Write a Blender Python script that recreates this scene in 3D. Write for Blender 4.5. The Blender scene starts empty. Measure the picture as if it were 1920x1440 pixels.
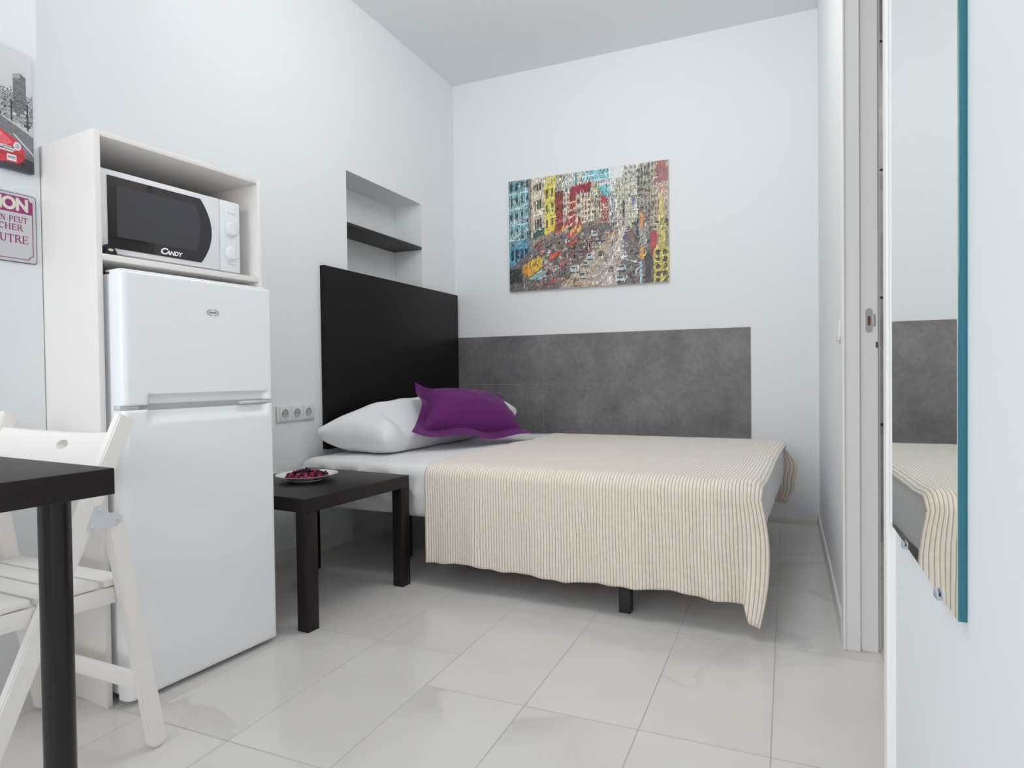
import bpy, bmesh, math, random
from mathutils import Vector, Matrix
import numpy as np

scene = bpy.context.scene
COL = scene.collection
random.seed(7)
PI = math.pi

# ------------------------------------------------------------------ camera
H = 0.8585
FPX = 1172.3
YAW, PITCH, ROLL = -0.3958, -0.0170, -0.0120
cam_d = bpy.data.cameras.new('camera')
cam = bpy.data.objects.new('camera', cam_d)
COL.objects.link(cam)
cam_d.sensor_width = 36.0
cam_d.lens = 36.0 * FPX / 1920.0
cam_d.shift_x = -25.0 / 1920.0
cam_d.shift_y = 1.5 / 1920.0
cam_d.clip_start = 0.01
fw = Vector((math.sin(YAW) * math.cos(PITCH), math.cos(YAW) * math.cos(PITCH), math.sin(PITCH)))
rt = Vector((math.cos(YAW), -math.sin(YAW), 0.0))
up = rt.cross(fw)
r2 = math.cos(ROLL) * rt + math.sin(ROLL) * up
u2 = -math.sin(ROLL) * rt + math.cos(ROLL) * up
cam.matrix_world = Matrix(((r2.x, u2.x, -fw.x, 0), (r2.y, u2.y, -fw.y, 0), (r2.z, u2.z, -fw.z, H), (0, 0, 0, 1)))
scene.camera = cam

# ------------------------------------------------------------------ world, lights, exposure
world = bpy.data.worlds.new('world')
scene.world = world
world.use_nodes = True
world.node_tree.nodes['Background'].inputs[0].default_value = (0.88, 0.94, 1.0, 1)
world.node_tree.nodes['Background'].inputs[1].default_value = 1.0


def area(name, loc, rot, sx, sy, power, colour, spread=180):
    l = bpy.data.lights.new(name, 'AREA')
    l.shape = 'RECTANGLE'
    l.size, l.size_y = sx, sy
    l.energy = power
    l.color = colour
    l.spread = math.radians(spread)
    o = bpy.data.objects.new(name, l)
    COL.objects.link(o)
    o.location = loc
    o.rotation_euler = rot
    return o


# daylight through the window behind the camera
area('window_light', (-1.12, -1.78, 1.55), (math.radians(97), 0, 0), 1.5, 1.5, 33, (0.95, 0.98, 1.0))
# added fill light below the ceiling, stands for no visible fixture
room_fill_d = bpy.data.lights.new('room_fill_light', 'POINT')
room_fill_d.energy = 22
room_fill_d.color = (1.0, 0.985, 0.965)
room_fill_d.shadow_soft_size = 0.30
room_fill = bpy.data.objects.new('room_fill_light', room_fill_d)
COL.objects.link(room_fill)
room_fill.location = (-0.75, 2.05, 2.53)
# added unseen light that brightens the neighbouring room behind the doorway
area('bathroom_fill_light', (0.85, 2.6, 2.55), (0, 0, 0), 0.5, 0.5, 9, (1.0, 0.95, 0.88))

scene.view_settings.view_transform = 'Standard'
scene.view_settings.look = 'None'
scene.view_settings.gamma = 1.0
scene.view_settings.use_curve_mapping = False
scene.view_settings.exposure = 0.09
scene.cycles.max_bounces = 12
scene.cycles.diffuse_bounces = 8
scene.cycles.use_denoising = True


# ------------------------------------------------------------------ materials
def srgb(r, g, b):
    f = lambda c: (c / 255 / 12.92) if c / 255 <= 0.04045 else ((c / 255 + 0.055) / 1.055) ** 2.4
    return (f(r), f(g), f(b), 1.0)


def mat(name, colour, rough=0.5, metal=0.0, bump=0.0, bscale=60.0, var=0.0, vscale=6.0, stretch=None,
        spec=0.5, sheen=0.0, trans=0.0, ior=1.45, coat=0.0, bdist=0.002):
    m = bpy.data.materials.new(name)
    m.use_nodes = True
    nt = m.node_tree
    b = nt.nodes['Principled BSDF']
    b.inputs['Base Color'].default_value = colour
    b.inputs['Roughness'].default_value = rough
    b.inputs['Metallic'].default_value = metal
    b.inputs['Specular IOR Level'].default_value = spec
    b.inputs['Sheen Weight'].default_value = sheen
    b.inputs['Transmission Weight'].default_value = trans
    b.inputs['IOR'].default_value = ior
    b.inputs['Coat Weight'].default_value = coat
    tc = nt.nodes.new('ShaderNodeTexCoord')
    mp = nt.nodes.new('ShaderNodeMapping')
    nt.links.new(tc.outputs['Object'], mp.inputs['Vector'])
    if stretch:
        mp.inputs['Scale'].default_value = stretch
    if var > 0:
        n = nt.nodes.new('ShaderNodeTexNoise')
        n.inputs['Scale'].default_value = vscale
        n.inputs['Detail'].default_value = 6
        nt.links.new(mp.outputs[0], n.inputs['Vector'])
        r = nt.nodes.new('ShaderNodeValToRGB')
        c = colour
        r.color_ramp.elements[0].position = 0.3
        r.color_ramp.elements[1].position = 0.7
        r.color_ramp.elements[0].color = (c[0] * (1 - var), c[1] * (1 - var), c[2] * (1 - var), 1)
        r.color_ramp.elements[1].color = (min(1, c[0] * (1 + var)), min(1, c[1] * (1 + var)), min(1, c[2] * (1 + var)), 1)
        nt.links.new(n.outputs['Fac'], r.inputs['Fac'])
        nt.links.new(r.outputs['Color'], b.inputs['Base Color'])
    if bump > 0:
        n2 = nt.nodes.new('ShaderNodeTexNoise')
        n2.inputs['Scale'].default_value = bscale
        n2.inputs['Detail'].default_value = 5
        nt.links.new(mp.outputs[0], n2.inputs['Vector'])
        bp = nt.nodes.new('ShaderNodeBump')
        bp.inputs['Strength'].default_value = bump
        bp.inputs['Distance'].default_value = bdist
        nt.links.new(n2.outputs['Fac'], bp.inputs['Height'])
        nt.links.new(bp.outputs['Normal'], b.inputs['Normal'])
    return m


def ramp(nt, fac, stops):
    r = nt.nodes.new('ShaderNodeValToRGB')
    e = r.color_ramp.elements
    e[0].position, e[0].color = stops[0]
    e[1].position, e[1].color = stops[1]
    for p, c in stops[2:]:
        k = e.new(p)
        k.color = c
    nt.links.new(fac, r.inputs['Fac'])
    return r.outputs['Color']


def mth(nt, op, a, b=None, c=None):
    n = nt.nodes.new('ShaderNodeMath')
    n.operation = op
    for i, v in enumerate((a, b, c)):
        if v is None:
            continue
        if isinstance(v, (int, float)):
            n.inputs[i].default_value = v
        else:
            nt.links.new(v, n.inputs[i])
    return n.outputs[0]


def mixc(nt, fac, a, b, mode='MIX'):
    n = nt.nodes.new('ShaderNodeMix')
    n.data_type = 'RGBA'
    n.blend_type = mode
    for s, v in ((0, fac), (6, a), (7, b)):
        if isinstance(v, (int, float, tuple)):
            n.inputs[s].default_value = v
        else:
            nt.links.new(v, n.inputs[s])
    return n.outputs[2]


M_wall = mat('white_wall_paint', srgb(233, 236, 238), 0.85, bump=0.12, bscale=35, bdist=0.003, spec=0.2)
M_ceil = mat('ceiling_paint', srgb(232, 235, 238), 0.9, bump=0.1, bscale=25, bdist=0.002, spec=0.1)
M_trim = mat('white_gloss_trim', srgb(242, 240, 238), 0.4)
M_base = mat('baseboard_porcelain', srgb(226, 222, 217), 0.35, var=0.03, vscale=4)
M_board = mat('white_melamine', srgb(234, 229, 225), 0.42)
M_fridge = mat('white_enamel', srgb(242, 244, 246), 0.28, coat=0.2)
M_fridge_grip = mat('grey_white_plastic', srgb(206, 208, 210), 0.35)
M_fridge_gap = mat('grey_gasket', srgb(178, 180, 182), 0.6)
M_dark_gap = mat('dark_rubber', srgb(70, 72, 75), 0.7)
M_micro = mat('microwave_white', srgb(232, 234, 236), 0.38)
M_blackglass = mat('black_glass', srgb(18, 16, 20), 0.06, coat=0.6)
M_meshwin = mat('microwave_window', srgb(66, 66, 72), 0.35, var=0.08, vscale=400)
M_whiteink = mat('white_ink', srgb(240, 240, 240), 0.5)
M_greyink = mat('grey_ink', srgb(150, 152, 156), 0.5)
M_seam = mat('seam_grey', srgb(172, 174, 178), 0.6)
M_black = mat('black_brown_foil', srgb(30, 21, 21), 0.42, spec=0.4, var=0.16, vscale=9, stretch=(1, 18, 18), bump=0.08, bscale=80, bdist=0.0006)
M_blacky = mat('black_brown_foil_along', srgb(44, 37, 37), 0.40, var=0.16, vscale=9, stretch=(18, 1, 18), bump=0.08, bscale=80, bdist=0.0006)
M_headb = mat('headboard_black_brown', srgb(18, 12, 13), 0.45, spec=0.3, var=0.10, vscale=7, stretch=(20, 1, 20), bump=0.1, bscale=60, bdist=0.0006)
M_shelf = mat('shelf_black_brown', srgb(42, 38, 39), 0.45, var=0.1, vscale=9)
M_legmetal = mat('black_lacquered_steel', srgb(20, 14, 16), 0.2, spec=0.5)
M_bedmetal = mat('dark_bed_steel', srgb(44, 42, 46), 0.5, bump=0.15, bscale=90)
M_chair = mat('white_lacquered_beech', srgb(242, 237, 231), 0.38)
M_steel = mat('white_painted_steel', srgb(218, 222, 224), 0.35, metal=0.1)
M_sheet = mat('white_cotton_sheet', srgb(230, 229, 229), 0.85, sheen=0.2, bump=0.35, bscale=14, bdist=0.006, spec=0.2)
M_pillow = mat('white_cotton_pillow', srgb(235, 236, 238), 0.85, sheen=0.2, bump=0.3, bscale=18, bdist=0.006, spec=0.2)
M_purple = mat('purple_cotton', srgb(100, 34, 102), 0.8, sheen=0.12, bump=0.4, bscale=240, bdist=0.0012, var=0.06, vscale=90, spec=0.2)
M_plate = mat('white_porcelain', srgb(236, 230, 228), 0.15)
M_plastic = mat('white_switch_plastic', srgb(226, 226, 224), 0.35)
M_mirror = mat('mirror_silver', (0.92, 0.94, 0.93, 1), 0.0, metal=1.0)
M_glassedge = mat('teal_glass_edge', srgb(30, 108, 122), 0.15, coat=0.5)
M_clip = mat('clear_plastic_clip', srgb(178, 182, 190), 0.3)
M_brass = mat('brown_latch_hole', srgb(120, 78, 48), 0.5, metal=0.3)
M_nickel = mat('satin_nickel', srgb(176, 178, 176), 0.45, metal=0.4)
M_pouch = mat('dark_navy_pouch', srgb(26, 26, 44), 0.6)


def floor_mat():
    m = bpy.data.materials.new('marble_look_porcelain')
    m.use_nodes = True
    nt = m.node_tree
    b = nt.nodes['Principled BSDF']
    g = nt.nodes.new('ShaderNodeNewGeometry')
    sp = nt.nodes.new('ShaderNodeSeparateXYZ')
    nt.links.new(g.outputs['Position'], sp.inputs[0])
    x, y = sp.outputs[0], sp.outputs[1]
    W, L, g2 = 0.297, 0.60, 0.0016
    fx = mth(nt, 'FRACT', mth(nt, 'DIVIDE', mth(nt, 'ADD', x, 0.036 + 40 * W), W))
    dx = mth(nt, 'MULTIPLY', mth(nt, 'MINIMUM', fx, mth(nt, 'SUBTRACT', 1.0, fx)), W)
    left = mth(nt, 'LESS_THAN', x, -0.927)
    off = mth(nt, 'MULTIPLY', left, 0.40)
    yy = mth(nt, 'ADD', mth(nt, 'ADD', y, off), -1.475 + 40 * L)
    fy = mth(nt, 'FRACT', mth(nt, 'DIVIDE', yy, L))
    dy = mth(nt, 'MULTIPLY', mth(nt, 'MINIMUM', fy, mth(nt, 'SUBTRACT', 1.0, fy)), L)
    d = mth(nt, 'MINIMUM', dx, dy)
    line = mth(nt, 'LESS_THAN', d, g2)
    # tile id to vary veins
    ix = mth(nt, 'FLOOR', mth(nt, 'DIVIDE', mth(nt, 'ADD', x, 0.036 + 40 * W), W))
    iy = mth(nt, 'FLOOR', mth(nt, 'DIVIDE', yy, L))
    cb = nt.nodes.new('ShaderNodeCombineXYZ')
    nt.links.new(mth(nt, 'ADD', x, mth(nt, 'MULTIPLY', ix, 0.37)), cb.inputs[0])
    nt.links.new(mth(nt, 'ADD', y, mth(nt, 'MULTIPLY', iy, 0.61)), cb.inputs[1])
    nt.links.new(mth(nt, 'MULTIPLY', ix, 1.7), cb.inputs[2])
    n1 = nt.nodes.new('ShaderNodeTexNoise')
    n1.inputs['Scale'].default_value = 1.5
    n1.inputs['Detail'].default_value = 4
    n1.inputs['Roughness'].default_value = 0.4
    n1.inputs['Distortion'].default_value = 0.9
    nt.links.new(cb.outputs[0], n1.inputs['Vector'])
    vein = ramp(nt, n1.outputs['Fac'], [(0.485, (0, 0, 0, 1)), (0.5, (1, 1, 1, 1)), (0.56, (0, 0, 0, 1))])
    n2 = nt.nodes.new('ShaderNodeTexNoise')
    n2.inputs['Scale'].default_value = 3.5
    n2.inputs['Detail'].default_value = 3
    nt.links.new(cb.outputs[0], n2.inputs['Vector'])
    base = ramp(nt, n2.outputs['Fac'], [(0.3, srgb(214, 209, 204)), (0.7, srgb(222, 217, 213))])
    n3 = nt.nodes.new('ShaderNodeTexNoise')
    n3.inputs['Scale'].default_value = 1.3
    nt.links.new(cb.outputs[0], n3.inputs['Vector'])
    veinmask = mth(nt, 'MULTIPLY', vein, mth(nt, 'MULTIPLY', ramp(nt, n3.outputs['Fac'], [(0.46, (0, 0, 0, 1)), (0.62, (1, 1, 1, 1))]), 0.38))
    c = mixc(nt, veinmask, base, srgb(172, 166, 162))
    c = mixc(nt, mth(nt, 'MULTIPLY', line, 0.65), c, srgb(158, 152, 148))
    nt.links.new(c, b.inputs['Base Color'])
    b.inputs['Roughness'].default_value = 0.16
    b.inputs['Specular IOR Level'].default_value = 0.45
    nt.links.new(mth(nt, 'ADD', mth(nt, 'MULTIPLY', line, 0.5), 0.17), b.inputs['Roughness'])
    return m


M_floor = floor_mat()


def tile_mat():
    m = bpy.data.materials.new('grey_cement_tile')
    m.use_nodes = True
    nt = m.node_tree
    b = nt.nodes['Principled BSDF']
    tc = nt.nodes.new('ShaderNodeTexCoord')
    n = nt.nodes.new('ShaderNodeTexNoise')
    n.inputs['Scale'].default_value = 4.5
    n.inputs['Detail'].default_value = 9
    n.inputs['Roughness'].default_value = 0.62
    nt.links.new(tc.outputs['Object'], n.inputs['Vector'])
    c = ramp(nt, n.outputs['Fac'], [(0.28, srgb(98, 94, 96)), (0.72, srgb(136, 132, 133))])
    n2 = nt.nodes.new('ShaderNodeTexNoise')
    n2.inputs['Scale'].default_value = 45
    n2.inputs['Detail'].default_value = 4
    nt.links.new(tc.outputs['Object'], n2.inputs['Vector'])
    sp = ramp(nt, n2.outputs['Fac'], [(0.35, (0.88, 0.88, 0.88, 1)), (0.65, (1.08, 1.08, 1.08, 1))])
    nt.links.new(mixc(nt, 1.0, c, sp, 'MULTIPLY'), b.inputs['Base Color'])
    b.inputs['Roughness'].default_value = 0.5
    return m


M_tile = tile_mat()
M_grout = mat('light_grey_grout', srgb(150, 147, 146), 0.8)


def throw_mat():
    m = bpy.data.materials.new('cream_ribbed_throw')
    m.use_nodes = True
    nt = m.node_tree
    b = nt.nodes['Principled BSDF']
    uv = nt.nodes.new('ShaderNodeUVMap')
    uv.uv_map = 'UVMap'
    sp = nt.nodes.new('ShaderNodeSeparateXYZ')
    nt.links.new(uv.outputs[0], sp.inputs[0])
    u, v = sp.outputs[0], sp.outputs[1]
    nz = nt.nodes.new('ShaderNodeTexNoise')
    nz.inputs['Scale'].default_value = 6
    nt.links.new(uv.outputs[0], nz.inputs['Vector'])
    uu = mth(nt, 'ADD', u, mth(nt, 'MULTIPLY', nz.outputs['Fac'], 0.008))
    f = mth(nt, 'FRACT', mth(nt, 'DIVIDE', uu, 0.0118))
    dist = mth(nt, 'MINIMUM', f, mth(nt, 'SUBTRACT', 1.0, f))          # 0 at seam .. 0.5 mid rib
    seam = ramp(nt, dist, [(0.05, (1, 1, 1, 1)), (0.17, (0, 0, 0, 1))])
    fz = nt.nodes.new('ShaderNodeTexNoise')
    fz.inputs['Scale'].default_value = 55
    fz.inputs['Detail'].default_value = 4
    nt.links.new(uv.outputs[0], fz.inputs['Vector'])
    col = ramp(nt, fz.outputs['Fac'], [(0.3, srgb(240, 227, 210)), (0.7, srgb(250, 238, 223))])
    col = mixc(nt, mth(nt, 'MULTIPLY', seam, 0.62), col, srgb(146, 134, 122))
    nt.links.new(col, b.inputs['Base Color'])
    b.inputs['Roughness'].default_value = 0.9
    b.inputs['Sheen Weight'].default_value = 0.5
    b.inputs['Sheen Roughness'].default_value = 0.4
    b.inputs['Specular IOR Level'].default_value = 0.15
    h = mth(nt, 'ADD', mth(nt, 'MULTIPLY', mth(nt, 'SQRT', dist), 1.0), mth(nt, 'MULTIPLY', fz.outputs['Fac'], 0.5))
    bp = nt.nodes.new('ShaderNodeBump')
    bp.inputs['Strength'].default_value = 0.7
    bp.inputs['Distance'].default_value = 0.003
    nt.links.new(h, bp.inputs['Height'])
    nt.links.new(bp.outputs[0], b.inputs['Normal'])
    return m


M_throw = throw_mat()


def colour_attr_mat(name, rough=0.4, coat=0.0):
    m = bpy.data.materials.new(name)
    m.use_nodes = True
    nt = m.node_tree
    a = nt.nodes.new('ShaderNodeVertexColor')
    a.layer_name = 'ink'
    nt.links.new(a.outputs[0], nt.nodes['Principled BSDF'].inputs['Base Color'])
    nt.nodes['Principled BSDF'].inputs['Roughness'].default_value = rough
    nt.nodes['Principled BSDF'].inputs['Coat Weight'].default_value = coat
    return m


def wall_tile_mat():
    m = bpy.data.materials.new('bathroom_wall_tile')
    m.use_nodes = True
    nt = m.node_tree
    b = nt.nodes['Principled BSDF']
    g = nt.nodes.new('ShaderNodeNewGeometry')
    sp = nt.nodes.new('ShaderNodeSeparateXYZ')
    nt.links.new(g.outputs['Position'], sp.inputs[0])
    z = sp.outputs[2]
    fz = mth(nt, 'FRACT', mth(nt, 'DIVIDE', mth(nt, 'ADD', z, 0.05), 0.63))
    l1 = mth(nt, 'LESS_THAN', fz, 0.02)
    n = nt.nodes.new('ShaderNodeTexNoise')
    n.inputs['Scale'].default_value = 7
    n.inputs['Detail'].default_value = 6
    n.inputs['Distortion'].default_value = 1
    nt.links.new(g.outputs['Position'], n.inputs['Vector'])
    c = ramp(nt, n.outputs['Fac'], [(0.35, srgb(176, 172, 176)), (0.6, srgb(206, 203, 204))])
    c = mixc(nt, l1, c, srgb(70, 72, 80))
    nt.links.new(c, b.inputs['Base Color'])
    b.inputs['Roughness'].default_value = 0.25
    return m


M_bathtile = wall_tile_mat()


# ------------------------------------------------------------------ mesh helpers
class MB:
    def __init__(self):
        self.bm = bmesh.new()

    def box(self, lo, hi, bevel=0.0, seg=2, mtx=None):
        lo, hi = Vector(lo), Vector(hi)
        t = bmesh.new()
        bmesh.ops.create_cube(t, size=1.0)
        for v in t.verts:
            v.co = Vector((lo[i] + (v.co[i] + 0.5) * (hi[i] - lo[i]) for i in range(3)))
        if bevel > 0:
            bmesh.ops.bevel(t, geom=list(t.edges), offset=bevel, segments=seg, affect='EDGES', profile=0.5)
        if mtx is not None:
            t.transform(mtx)
        self.add(t)
        return self

    def add(self, t):
        me = bpy.data.meshes.new('tmp')
        t.to_mesh(me)
        t.free()
        self.bm.from_mesh(me)
        bpy.data.meshes.remove(me)

    def bar(self, a, b, w, t, side=(1, 0, 0), bevel=0.003, ext=0.0):
        """bar from a to b, thickness t along 'side', width w across"""
        a, b = Vector(a), Vector(b)
        d = (b - a)
        L = d.length
        d.normalize()
        s = Vector(side)
        s = (s - s.dot(d) * d).normalized()
        n = d.cross(s)
        m = Matrix(((s.x, n.x, d.x, a.x), (s.y, n.y, d.y, a.y), (s.z, n.z, d.z, a.z), (0, 0, 0, 1)))
        self.box((-t / 2, -w / 2, -ext), (t / 2, w / 2, L + ext), bevel, 2, m)
        return self

    def cyl(self, a, b, r1, r2=None, seg=32, bevel=0.0):
        r2 = r1 if r2 is None else r2
        a, b = Vector(a), Vector(b)
        d = b - a
        L = d.length
        t = bmesh.new()
        bmesh.ops.create_cone(t, cap_ends=True, segments=seg, radius1=r1, radius2=r2, depth=L)
        if bevel > 0:
            ed = [e for e in t.edges if all(abs(abs(v.co.z) - L / 2) < 1e-6 for v in e.verts)]
            bmesh.ops.bevel(t, geom=ed, offset=bevel, segments=2, affect='EDGES')
        q = Vector((0, 0, 1)).rotation_difference(d.normalized()).to_matrix().to_4x4()
        t.transform(Matrix.Translation((a + b) / 2) @ q)
        self.add(t)
        return self

    def prism(self, pts, fn0, fn1, bevel=0.0):
        """polygon pts (2D); fn0/fn1 map 2D to 3D for the two caps"""
        t = bmesh.new()
        n = len(pts)
        A = [t.verts.new(fn0(p)) for p in pts]
        B = [t.verts.new(fn1(p)) for p in pts]
        t.faces.new(A)
        t.faces.new(B[::-1])
        for i in range(n):
            t.faces.new((A[i], B[i], B[(i + 1) % n], A[(i + 1) % n]))
        bmesh.ops.recalc_face_normals(t, faces=t.faces)
        if bevel > 0:
            be = [e for e in t.edges if not (e.verts[0] in A and e.verts[1] in B) and not (e.verts[1] in A and e.verts[0] in B)]
            bmesh.ops.bevel(t, geom=be, offset=bevel, segments=2, affect='EDGES')
        self.add(t)
        return self

    def lathe(self, prof, c, seg=64):
        t = bmesh.new()
        rings = []
        for r, z in prof:
            rings.append([t.verts.new((c[0] + r * math.cos(2 * PI * k / seg), c[1] + r * math.sin(2 * PI * k / seg), c[2] + z)) for k in range(seg)])
        for i in range(len(rings) - 1):
            for k in range(seg):
                t.faces.new((rings[i][k], rings[i][(k + 1) % seg], rings[i + 1][(k + 1) % seg], rings[i + 1][k]))
        t.faces.new(rings[0][::-1])
        t.faces.new(rings[-1])
        bmesh.ops.recalc_face_normals(t, faces=t.faces)
        self.add(t)
        return self

    def grid(self, nu, nv, fn, uvfn=None):
        """open surface"""
        bm = self.bm
        uvl = bm.loops.layers.uv.new('UVMap') if uvfn else None
        V = [[bm.verts.new(fn(i / nu, j / nv)) for j in range(nv + 1)] for i in range(nu + 1)]
        for i in range(nu):
            for j in range(nv):
                f = bm.faces.new((V[i][j], V[i + 1][j], V[i + 1][j + 1], V[i][j + 1]))
                if uvfn:
                    for l, (a, b) in zip(f.loops, ((i, j), (i + 1, j), (i + 1, j + 1), (i, j + 1))):
                        l[uvl].uv = uvfn(a / nu, b / nv)
        return self

    def build(self, name, material, parent=None, smooth=True, angle=35):
        me = bpy.data.meshes.new(name)
        self.bm.to_mesh(me)
        self.bm.free()
        me.materials.append(material)
        if smooth:
            for p in me.polygons:
                p.use_smooth = True
            try:
                me.set_sharp_from_angle(angle=math.radians(angle))
            except Exception:
                pass
        o = bpy.data.objects.new(name, me)
        COL.objects.link(o)
        if parent is not None:
            o.parent = parent
        return o


def tag(o, label=None, cat=None, group=None, kind=None):
    if label: o['label'] = label
    if cat: o['category'] = cat
    if group: o['group'] = group
    if kind: o['kind'] = kind
    return o


def empty(name, loc, rz, label, cat, group=None):
    o = bpy.data.objects.new(name, None)
    o.empty_display_size = 0.05
    COL.objects.link(o)
    o.location = loc
    o.rotation_euler = (0, 0, rz)
    return tag(o, label, cat, group)


def struct(mb, name, m, parent=None):
    o = mb.build(name, m, parent, smooth=False)
    if parent is None:
        o['kind'] = 'structure'
    return o


def text_mesh(body, size, fn, shear=0.0, bold=0.0, align='LEFT', space=1.0):
    """returns an MB holding flat text extruded slightly; fn maps (x,y,z)->Vector"""
    cu = bpy.data.curves.new('txt', 'FONT')
    cu.body = body
    cu.size = size
    cu.shear = shear
    cu.offset = bold
    cu.align_x = align
    cu.space_character = space
    cu.extrude = 0.0004
    o = bpy.data.objects.new('txt', cu)
    COL.objects.link(o)
    dg = bpy.context.evaluated_depsgraph_get()
    me = bpy.data.meshes.new_from_object(o.evaluated_get(dg))
    mb = MB()
    mb.bm.from_mesh(me)
    for v in mb.bm.verts:
        v.co = fn(v.co.x, v.co.y, v.co.z)
    bpy.data.objects.remove(o)
    bpy.data.curves.remove(cu)
    bpy.data.meshes.remove(me)
    return mb


# ------------------------------------------------------------------ room dimensions
XL, YB, XR, ZC = -2.113, 3.822, 0.1660, 2.845
XRN = 0.1605                                       # face of the wall beside the camera
N0, N1, NZ, ND = 2.667, 3.395, 1.933, 0.208        # niche
PX, PY = -1.90, 1.088                              # pier in front of the left wall
D0, D1, DH = 1.182, 2.135, 2.06                    # doorway in the right wall
YF = -1.85                                         # wall behind the camera

f = MB()
f.box((XL - 0.35, YF - 0.1, -0.08), (1.4, YB + 0.1, 0.0))
struct(f, 'floor', M_floor)
f = MB()
f.box((XL - 0.35, YF - 0.1, ZC), (1.4, YB + 0.1, ZC + 0.08))
struct(f, 'ceiling', M_ceil)

w = MB()
w.box((XL - 0.35, YF - 0.1, 0), (PX, PY, ZC))
struct(w, 'wall_left_pier', M_wall)
w = MB()
w.box((XL - 0.35, PY, 0), (XL, N0, ZC))
w.box((XL - 0.35, N1, 0), (XL, YB + 0.1, ZC))
w.box((XL - 0.35, N0, NZ), (XL, N1, ZC))
w.box((XL - 0.35, N0, 0), (XL - ND, N1, NZ))
struct(w, 'wall_left', M_wall)
w = MB()
w.box((XL, YB, 0), (1.4, YB + 0.1, ZC))
struct(w, 'wall_back', M_wall)
w = MB()
w.box((XR, D1 + 0.028, 0), (0.262, YB, ZC))
w.box((XR, D0, DH + 0.028), (0.262, D1 + 0.028, ZC))
w.box((XRN, YF, 0), (0.262, D0 - 0.028, ZC))
struct(w, 'wall_right', M_wall)
# wall behind the camera with a window opening
WX0, WX1, WZ0, WZ1 = -1.75, -0.25, 0.80, 2.30
w = MB()
w.box((PX, YF - 0.1, 0), (WX0, YF, ZC))
w.box((WX1, YF - 0.1, 0), (1.4, YF, ZC))
w.box((WX0, YF - 0.1, 0), (WX1, YF, WZ0))
w.box((WX0, YF - 0.1, WZ1), (WX1, YF, ZC))
struct(w, 'wall_front', M_wall)
w = MB()
for a, b in (((WX0, WZ0), (WX0 + 0.05, WZ1)), ((WX1 - 0.05, WZ0), (WX1, WZ1)), ((-1.025, WZ0), (-0.975, WZ1)),
             ((WX0, WZ0), (WX1, WZ0 + 0.05)), ((WX0, WZ1 - 0.05), (WX1, WZ1))):
    w.box((a[0], YF - 0.08, a[1]), (b[0], YF - 0.04, b[1]), 0.004)
struct(w, 'window_1', M_trim)
# room behind the doorway
w = MB()
w.box((1.30, YF, 0), (1.4, YB, ZC))
struct(w, 'wall_bathroom', M_bathtile)
w = MB()
w.box((0.262, 3.55, 0), (1.30, 3.60, ZC))
struct(w, 'wall_bathroom_end', M_bathtile)

# baseboards
def baseboard(name, lo, hi):
    b = MB()
    b.box(lo, hi, 0.0025)
    return struct(b, name, M_base)

baseboard('baseboard_left', (XL, PY + 0.5, 0), (XL + 0.012, N0 - 0.003, 0.078))
baseboard('baseboard_back', (XL + 0.02, YB - 0.010, 0), (XR - 0.011, YB, 0.032))
baseboard('baseboard_right', (XR - 0.010, D1 + 0.06, 0), (XR, YB - 0.012, 0.068))

# tiled panel on the back wall, three by two large tiles
TX = [XL + 0.004, -1.469, -0.830, -0.190]
TZ = [0.474, 0.793, 1.114]
t = MB()
for i in range(3):
    for j in range(2):
        t.box((TX[i] + (0.0016 if i else 0), YB - 0.0085, TZ[j] + (0.0016 if j else 0)),
              (TX[i + 1] - (0.0016 if i < 2 else 0), YB, TZ[j + 1] - (0.0016 if j < 1 else 0)), 0.001, 1)
tp = struct(t, 'trim_1', M_tile)
tag(tp, 'panel of six large grey cement tiles above the bed on the back wall', 'wall tiles')
t = MB()
t.box((TX[0], YB - 0.0068, TZ[0] + 0.001), (TX[3] - 0.001, YB - 0.0005, TZ[2] - 0.001))
g = struct(t, 'grout', M_grout, tp)

# door frame: far jamb, near jamb, head
t = MB()
t.box((0.1575, D1 - 0.004, 0.0), (0.1662, D1 + 0.062, DH + 0.06), 0.003)        # architrave on the room side
t.box((0.166, D1, 0.0), (0.205, D1 + 0.028, DH + 0.028), 0.001)
t.box((0.205, D1 + 0.010, 0.0), (0.254, D1 + 0.028, DH + 0.028), 0.001)
t.box((0.1575, D0 - 0.062, DH - 0.0), (0.1662, D1 + 0.062, DH + 0.06), 0.003)
t.box((0.166, D0, DH), (0.254, D1, DH + 0.028), 0.001)
t.box((0.1475, D0 - 0.032, 0.0), (0.166, D0 + 0.002, DH + 0.06), 0.004)
t.box((0.166, D0 - 0.028, 0.0), (0.254, D0, DH + 0.028), 0.001)
df = struct(t, 'door_1', M_trim)
t = MB()
pts = []
for k in range(24):
    a = 2 * PI * k / 24
    cx_, cz_ = 0.0095 * math.cos(a), 0.0095 * math.sin(a) + (0.027 if math.sin(a) >= 0 else -0.027)
    pts.append((cx_, cz_))
t.prism(pts, lambda p: Vector((0.2305 + p[0], D1 + 0.0085, 1.008 + p[1])), lambda p: Vector((0.2305 + p[0], D1 + 0.0105, 1.008 + p[1])))
t.box((0.2395, D1 + 0.0075, 0.990), (0.2475, D1 + 0.0105, 1.026), 0.0008)
sp_ = t.build('strike_plate', M_nickel, df)
t = MB()
t.box((0.2265, D1 + 0.0078, 0.993), (0.2345, D1 + 0.0086, 1.021))
hb = t.build('latch_hole', M_brass, sp_)
t = MB()
t.box((0.2480, D1 + 0.0080, 0.925), (0.2535, D1 + 0.0105, 0.943), 0.0008)
t.build('lock_hole', M_brass, df)

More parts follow.
